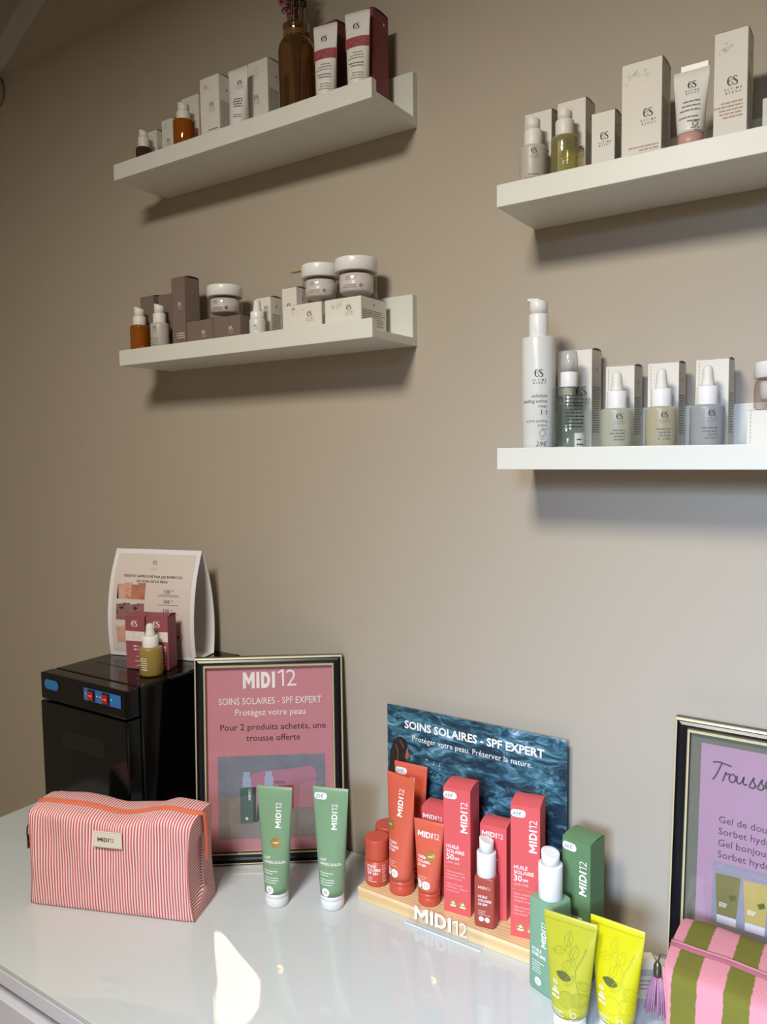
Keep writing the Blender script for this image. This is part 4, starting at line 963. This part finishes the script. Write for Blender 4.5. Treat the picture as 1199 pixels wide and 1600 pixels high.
m = MB(); m.box(-.054, .064, -.0500, -.0488, .0015, .034, acrylic); m.box(-.056, .066, -.0585, -.0470, .0003, .0015, acrylic); nl = m.build('name_plate', t)
m = MB(); m.midi(.0285, -.044, .0065, flat(-.0504), white_ink); m.build('raised_lettering', nl)
m = MB(); m.box(-.056, .066, -.0590, -.0575, .0003, .0020, P('acrylic_edge', 'dfe6f2', .15)); m.build('plate_edge', nl)

def sun_stick(label, x, y, rz):
    t = thing('sun_stick', label, 'stick', (x, y, SZ), rz)
    m = MB(); r = .0182; m.lathe([(r * .94, 0), (r, .002), (r, .0395)], stick_m, 40)
    mp = cyl(r + E); m.text('STICK', .0058, -.0130, .0305, mp, white_ink, 'L', .025); m.text('SOLAIRE', .0058, -.0130, .0250, mp, white_ink, 'L', .025); m.text('SPF 50+', .0058, -.0130, .0195, mp, white_ink, 'L', .025)
    m.strip(-.013, .002, .0175, .0178, mp, goldline, 4); m.lines(-.013, .003, .0155, 3, .0009, .0030, mp, white_ink, 'L', 3); m.lines(.012, .020, .034, 8, .0010, .0035, mp, white_ink, 'L', 4); m.lines(-.0215, -.0165, .032, 8, .0010, .0035, mp, white_ink, 'L', 6); m.build('stick_body', t)
    m = MB(); m.lathe([(r * 1.0, .0402), (r * 1.01, .041), (r * 1.01, .069), (r * .99, .0708), (r * .95, .0716)], stick_m, 40); m.build('cap', t)
sun_stick('squat orange stick with white print at the end of the pine display base', .1275, -.0850, R(22))
sun_stick('squat orange stick half hidden at the back of the pine display base', .1185, -.0430, R(22))
def orange_deco(gold, horiz=False):
    def f(m, mp, r, hw, h, hc):
        mp2 = lambda u, v: tuple(a + b for a, b in zip(mp(u, v), (0, -.0004, 0)))
        if horiz: m.midi(.0115, -.0165, h * .80, mp, white_ink)
        else: m.midi(.0135, .0090 , h * .665, mp, white_ink, R(90))
        zt = .56 if horiz else .43
        for i, s_ in enumerate(('CRÈME' if horiz else 'FLUIDE', 'SOLAIRE', '50 SPF')): m.text(s_, .0052, -.0135, h * zt - i * .0058, mp, white_ink, 'L', .02)
        if gold: m.disc(.0060 if horiz else -.0125, h * (.60 if horiz else .575), .0075, mp2, gold_m, 24); m.lines(.0025 if horiz else -.016, .0095 if horiz else -.009, h * (.605 if horiz else .58), 1, .0018, .004, lambda u, v: tuple(a + b for a, b in zip(mp(u, v), (0, -.0008, 0))), rose_white, 'C', 2, (.9, 1))
        zl = h * zt - .021; m.strip(-.0135, .0095, zl, zl + .0005, mp, goldline, 6); m.lines(-.0135, .0110, zl - .004, 3, .0010, .0034, mp, rose_white, 'L', 3); m.lines(-.0135, .0110, zl - .017, 2, .0010, .0034, mp, rose_white, 'L', 7)
        for x in (-.0115, .0015): m.disc(x, hc + .0125, .0060, mp, white_ink, 20); m.ring(x, hc + .0125, .0018, .0024, mp2, pink_ink, 12)
    return f
tube('tall orange sun cream tube with gold seal, standing foremost on the pine base', .1715, -.0840, SZ, .0188, .0272, .177, tube_o, tube_or, .021, orange_deco(True), R(-9), capr=1.0)
tube('tall orange sun cream tube with a price sticker, behind the other tall orange tube', .1630, -.0420, SZ, .0188, .0285, .178, tube_o, tube_or, .021, orange_deco(False), R(3.4), sticker='31€', capr=1.0)
tube('short orange face cream tube with gold seal on the pine display base', .2215, -.0880, SZ, .0160, .0235, .122, tube_o, tube_or, .019, orange_deco(True, True), R(5.7), capr=1.0)
def red_deco(n):
    def f(m, w_, d_, h):
        mp = flat(-d_ / 2 - E); m.midi(.0150, w_ / 2 - .0040, h * .66, mp, white_ink, R(90)); x = -w_ / 2 + .0045
        m.text('HUILE', .0072, x, h * .520, mp, white_ink, 'L', .015); m.text('SOLAIRE', .0072, x, h * .482, mp, white_ink, 'L', .015); wd = m.text(n, .0118, x, h * .428, mp, white_ink, 'L', .012); m.text('SPF', .0052, x + wd + .001, h * .430, mp, white_ink, 'L', .02); m.text('UVA UVB', .0048, x, h * .395, mp, rose_white, 'L')
        m.strip(-w_ / 2 + .0003, w_ / 2 - .0003, h * .360, h * .369, mp, goldline)
        for i, s_ in enumerate(('Haute protection', 'Hydratation - éclat', 'Visage & corps')): m.text(s_, .0038, x, h * (.325 - .026 * i), mp, rose_white, 'L')
        for i, s_ in enumerate(('High protection', 'Hydration - radiance', 'Face & body')): m.text(s_, .0038, x, h * (.225 - .026 * i), mp, rose_white, 'L')
        for x in (-.006, .0085):
            m.disc(x, h * .075, .0062, mp, goldline, 22); m.poly([(x - .003, h * .075 + .0005), (x, h * .075 + .0045), (x + .003, h * .075 + .0005)], flat(-d_ / 2 - .0006), white_ink); m.strip(x - .004, x + .004, h * .075 - .0035, h * .075 - .0012, flat(-d_ / 2 - .0006), white_ink)
    return f
def small_red(m, w_, d_, h):
    mp = flat(-d_ / 2 - E); m.midi(.0105, -w_ / 2 + .0030, h - .0165, mp, white_ink); m.strip(w_ / 2 - .002, w_ / 2 - .0004, h * .45, h * .462, mp, goldline)
    m.lines(-w_ / 2 + .004, w_ / 2 - .004, h * .7, 4, .0022, .006, mp, white_ink, 'L', 4)
carton('tall coral red carton with a price sticker beside the short orange tube', .2505, -.0960, .0405, .0370, .1835, SZ, red_m, red_deco('50'), R(7.0), sticker='45€')
carton('tall coral red carton with a price sticker behind the green pump bottle', .3545, -.0975, .0395, .0385, .1840, SZ, red_m, red_deco('30'), R(11.5), sticker='43€')
carton('short coral red carton behind the short orange tube', .1970, -.0680, .0390, .0320, .1290, SZ, red_m, small_red, R(5))
carton('short coral red carton behind the brick-coloured pump bottle', .2985, -.0770, .0390, .0300, .1340, SZ, red_m, small_red, R(6.3))
def brick(m, r, hb):
    mp = flat(-.0125); m.midi(.0058, -.0085, hb - .016, mp, rose_white)
    for i, s_ in enumerate(('HUILE', 'SOLAIRE', '30 SPF')): m.text(s_, .0050, -.0085, hb - .0285 - i * .0055, mp, white_ink, 'L', .015)
    m.lines(-.0085, .009, hb - .047, 3, .0008, .0026, mp, rose_white, 'L', 3)
    for x in (-.004, .0045): m.disc(x, hb * .17, .0036, mp, white_ink, 16)
pump_bottle('brick-coloured square bottle with white pump, foremost on the pine base', .3005 + .0146, -.1045 + .0145, SZ, .015, .071, .104, .124, .0135, brownred_m, brick, R(9.2), square=(.0300, .0245), headf=.74)
def green_box(m, w_, d_, h):
    mp = flat(-d_ / 2 - E); m.midi(.0150, w_ / 2 - .0050, h * .62, mp, white_ink, R(90)); m.lines(-w_ / 2 + .004, w_ / 2 - .004, h * .45, 3, .003, .008, mp, white_ink, 'L', 5)
    m.lines(-w_ / 2 + .004, w_ / 2 - .004, h * .28, 4, .001, .003, mp, white_ink, 'L', 6)
carton('green carton with a price sticker on the dresser beside the pine display', .4275, -.0990, .0400, .0360, .1815, TZ + .0005, green_m, green_box, R(-10.7), sticker='36€')
def green_bot(m, r, hb):
    mp = flat(-.0193); m.midi(.0110, .0100, hb * .52, mp, white_ink, R(90)); m.text('HUILE', .0058, -.0125, hb * .44, mp, white_ink, 'L', .02); m.text('SUBLIME', .0058, -.0125, hb * .39, mp, white_ink, 'L', .02); m.lines(-.0125, .010, hb * .33, 5, .0009, .0034, mp, white_ink, 'L', 5); m.disc(-.003, hb * .115, .0052, mp, white_ink, 18); m.ring(-.003, hb * .115, .0012, .0020, flat(-.0197), bot_green, 12)
pump_bottle('green square lotion bottle with white pump on the dresser before the pine display', .4265, -.1375, TZ + .0005, .019, .1185, .162, .1790, .0150, bot_green, green_bot, R(-19), square=(.0385, .0380), headf=.76)

# ------------------------------------------------------------------ yellow tubes
def lemon(m, mp, r, hw, h, hc):
    mp2 = lambda u, v: tuple(a + b for a, b in zip(mp(u, v), (0, -.0004, 0)))
    m.strip(-hw * .96, hw * .96, h - .0082, h - .0077, mp, P('tube_crease_olive', '98962a', .5), 16)
    lk = P('ink_lemon_' + ('a' if m.mats[0] is olive_y else 'b'), '96942c' if m.mats[0] is olive_y else 'b3b020', .5)
    S = lambda p, wd=.0006, k=lk: m.stroke(p, wd, mp, k)
    S([(.021, h * .78), (.016, h * .68), (.010, h * .58), (.012, h * .46), (.016, h * .38)], [.0018, .0012, .0009, .0009, .0008]); S([(.010, h * .58), (.002, h * .68), (-.004, h * .74)]); S([(.012, h * .60), (.004, h * .72), (.0, h * .84)])
    def leaf(x, z, L, a, fill=None):
        p = [(x + cos(a) * L * t_ - sin(a) * b * L, z + sin(a) * L * t_ + cos(a) * b * L) for t_, b in ((0, 0), (.25, .20), (.6, .24), (1, 0), (.6, -.24), (.25, -.20))]
        if fill:
            for q in range(10):
                t0, t1 = q / 10, (q + 1) / 10; b0, b1 = .27 * sin(pi * t0) ** .8, .27 * sin(pi * t1) ** .8
                for e in range(6):
                    c0, c1 = -1 + e / 3, -1 + (e + 1) / 3
                    m.face([mp(x + cos(a) * L * t_ - sin(a) * b * L, z + sin(a) * L * t_ + cos(a) * b * L) for t_, b in ((t0, c0 * b0), (t1, c0 * b1), (t1, c1 * b1), (t0, c1 * b0))], fill)
        None if fill else (m.stroke(p + [p[0]], .0004, mp2, lk, 4), m.stroke([p[0], p[3]], .0003, mp2, lk, 2))
    leaf(-.002, h * .75, .018, R(80)); leaf(.004, h * .66, .018, R(70)); leaf(-.003, h * .73, .016, R(200)); leaf(.002, h * .66, .016, R(250)); leaf(.008, h * .54, .015, R(235)); leaf(.013, h * .50, .016, R(-40))
    leaf(.006, h * .505, .019, R(172), olive_dk)
    for x, z, q in ((.001, h * .33, .0095), (.015, h * .34, .0085)): m.ring(x, z, q - .0006, q, mp, lk, 22); m.disc(x, z, q - .0006, mp, P('lemon_wash_' + ('a' if m.mats[0] is olive_y else 'b'), 'a8a52c' if m.mats[0] is olive_y else 'cdc616', .4), 20)
    m.es(-.0125, h * .445, .0052, mp2, white_ink); m.lines(-.016, -.008, h * .405, 2, .0007, .0018, mp2, white_ink, 'C', 3); m.lines(-.0165, -.006, h * .375, 2, .0026, .0052, mp2, white_ink, 'L', 12, (.75, 1))
    m.lines(-.0165, .004, h * .23, 3, .0008, .0026, mp2, white_ink, 'L', 9); m.ring(.010, h * .215, .0025, .0032, mp2, white_ink, 14); m.lines(.006, .0145, h * .175, 2, .0007, .0018, mp2, white_ink, 'C', 2)
tube('olive yellow lemon-print tube with white cap standing before the green bottle', .4715, -.1900, TZ + .0005, .0203, .0315, .1345, olive_y, plast_w, .022, lemon, R(2), seal=.0075, capr=.93)
tube('bright yellow lemon-print tube with white cap beside the paper tag', .5205, -.1715, TZ + .0005, .0203, .0315, .1345, yellow_y, plast_w, .022, lemon, R(-2), seal=.0075, capr=.93)
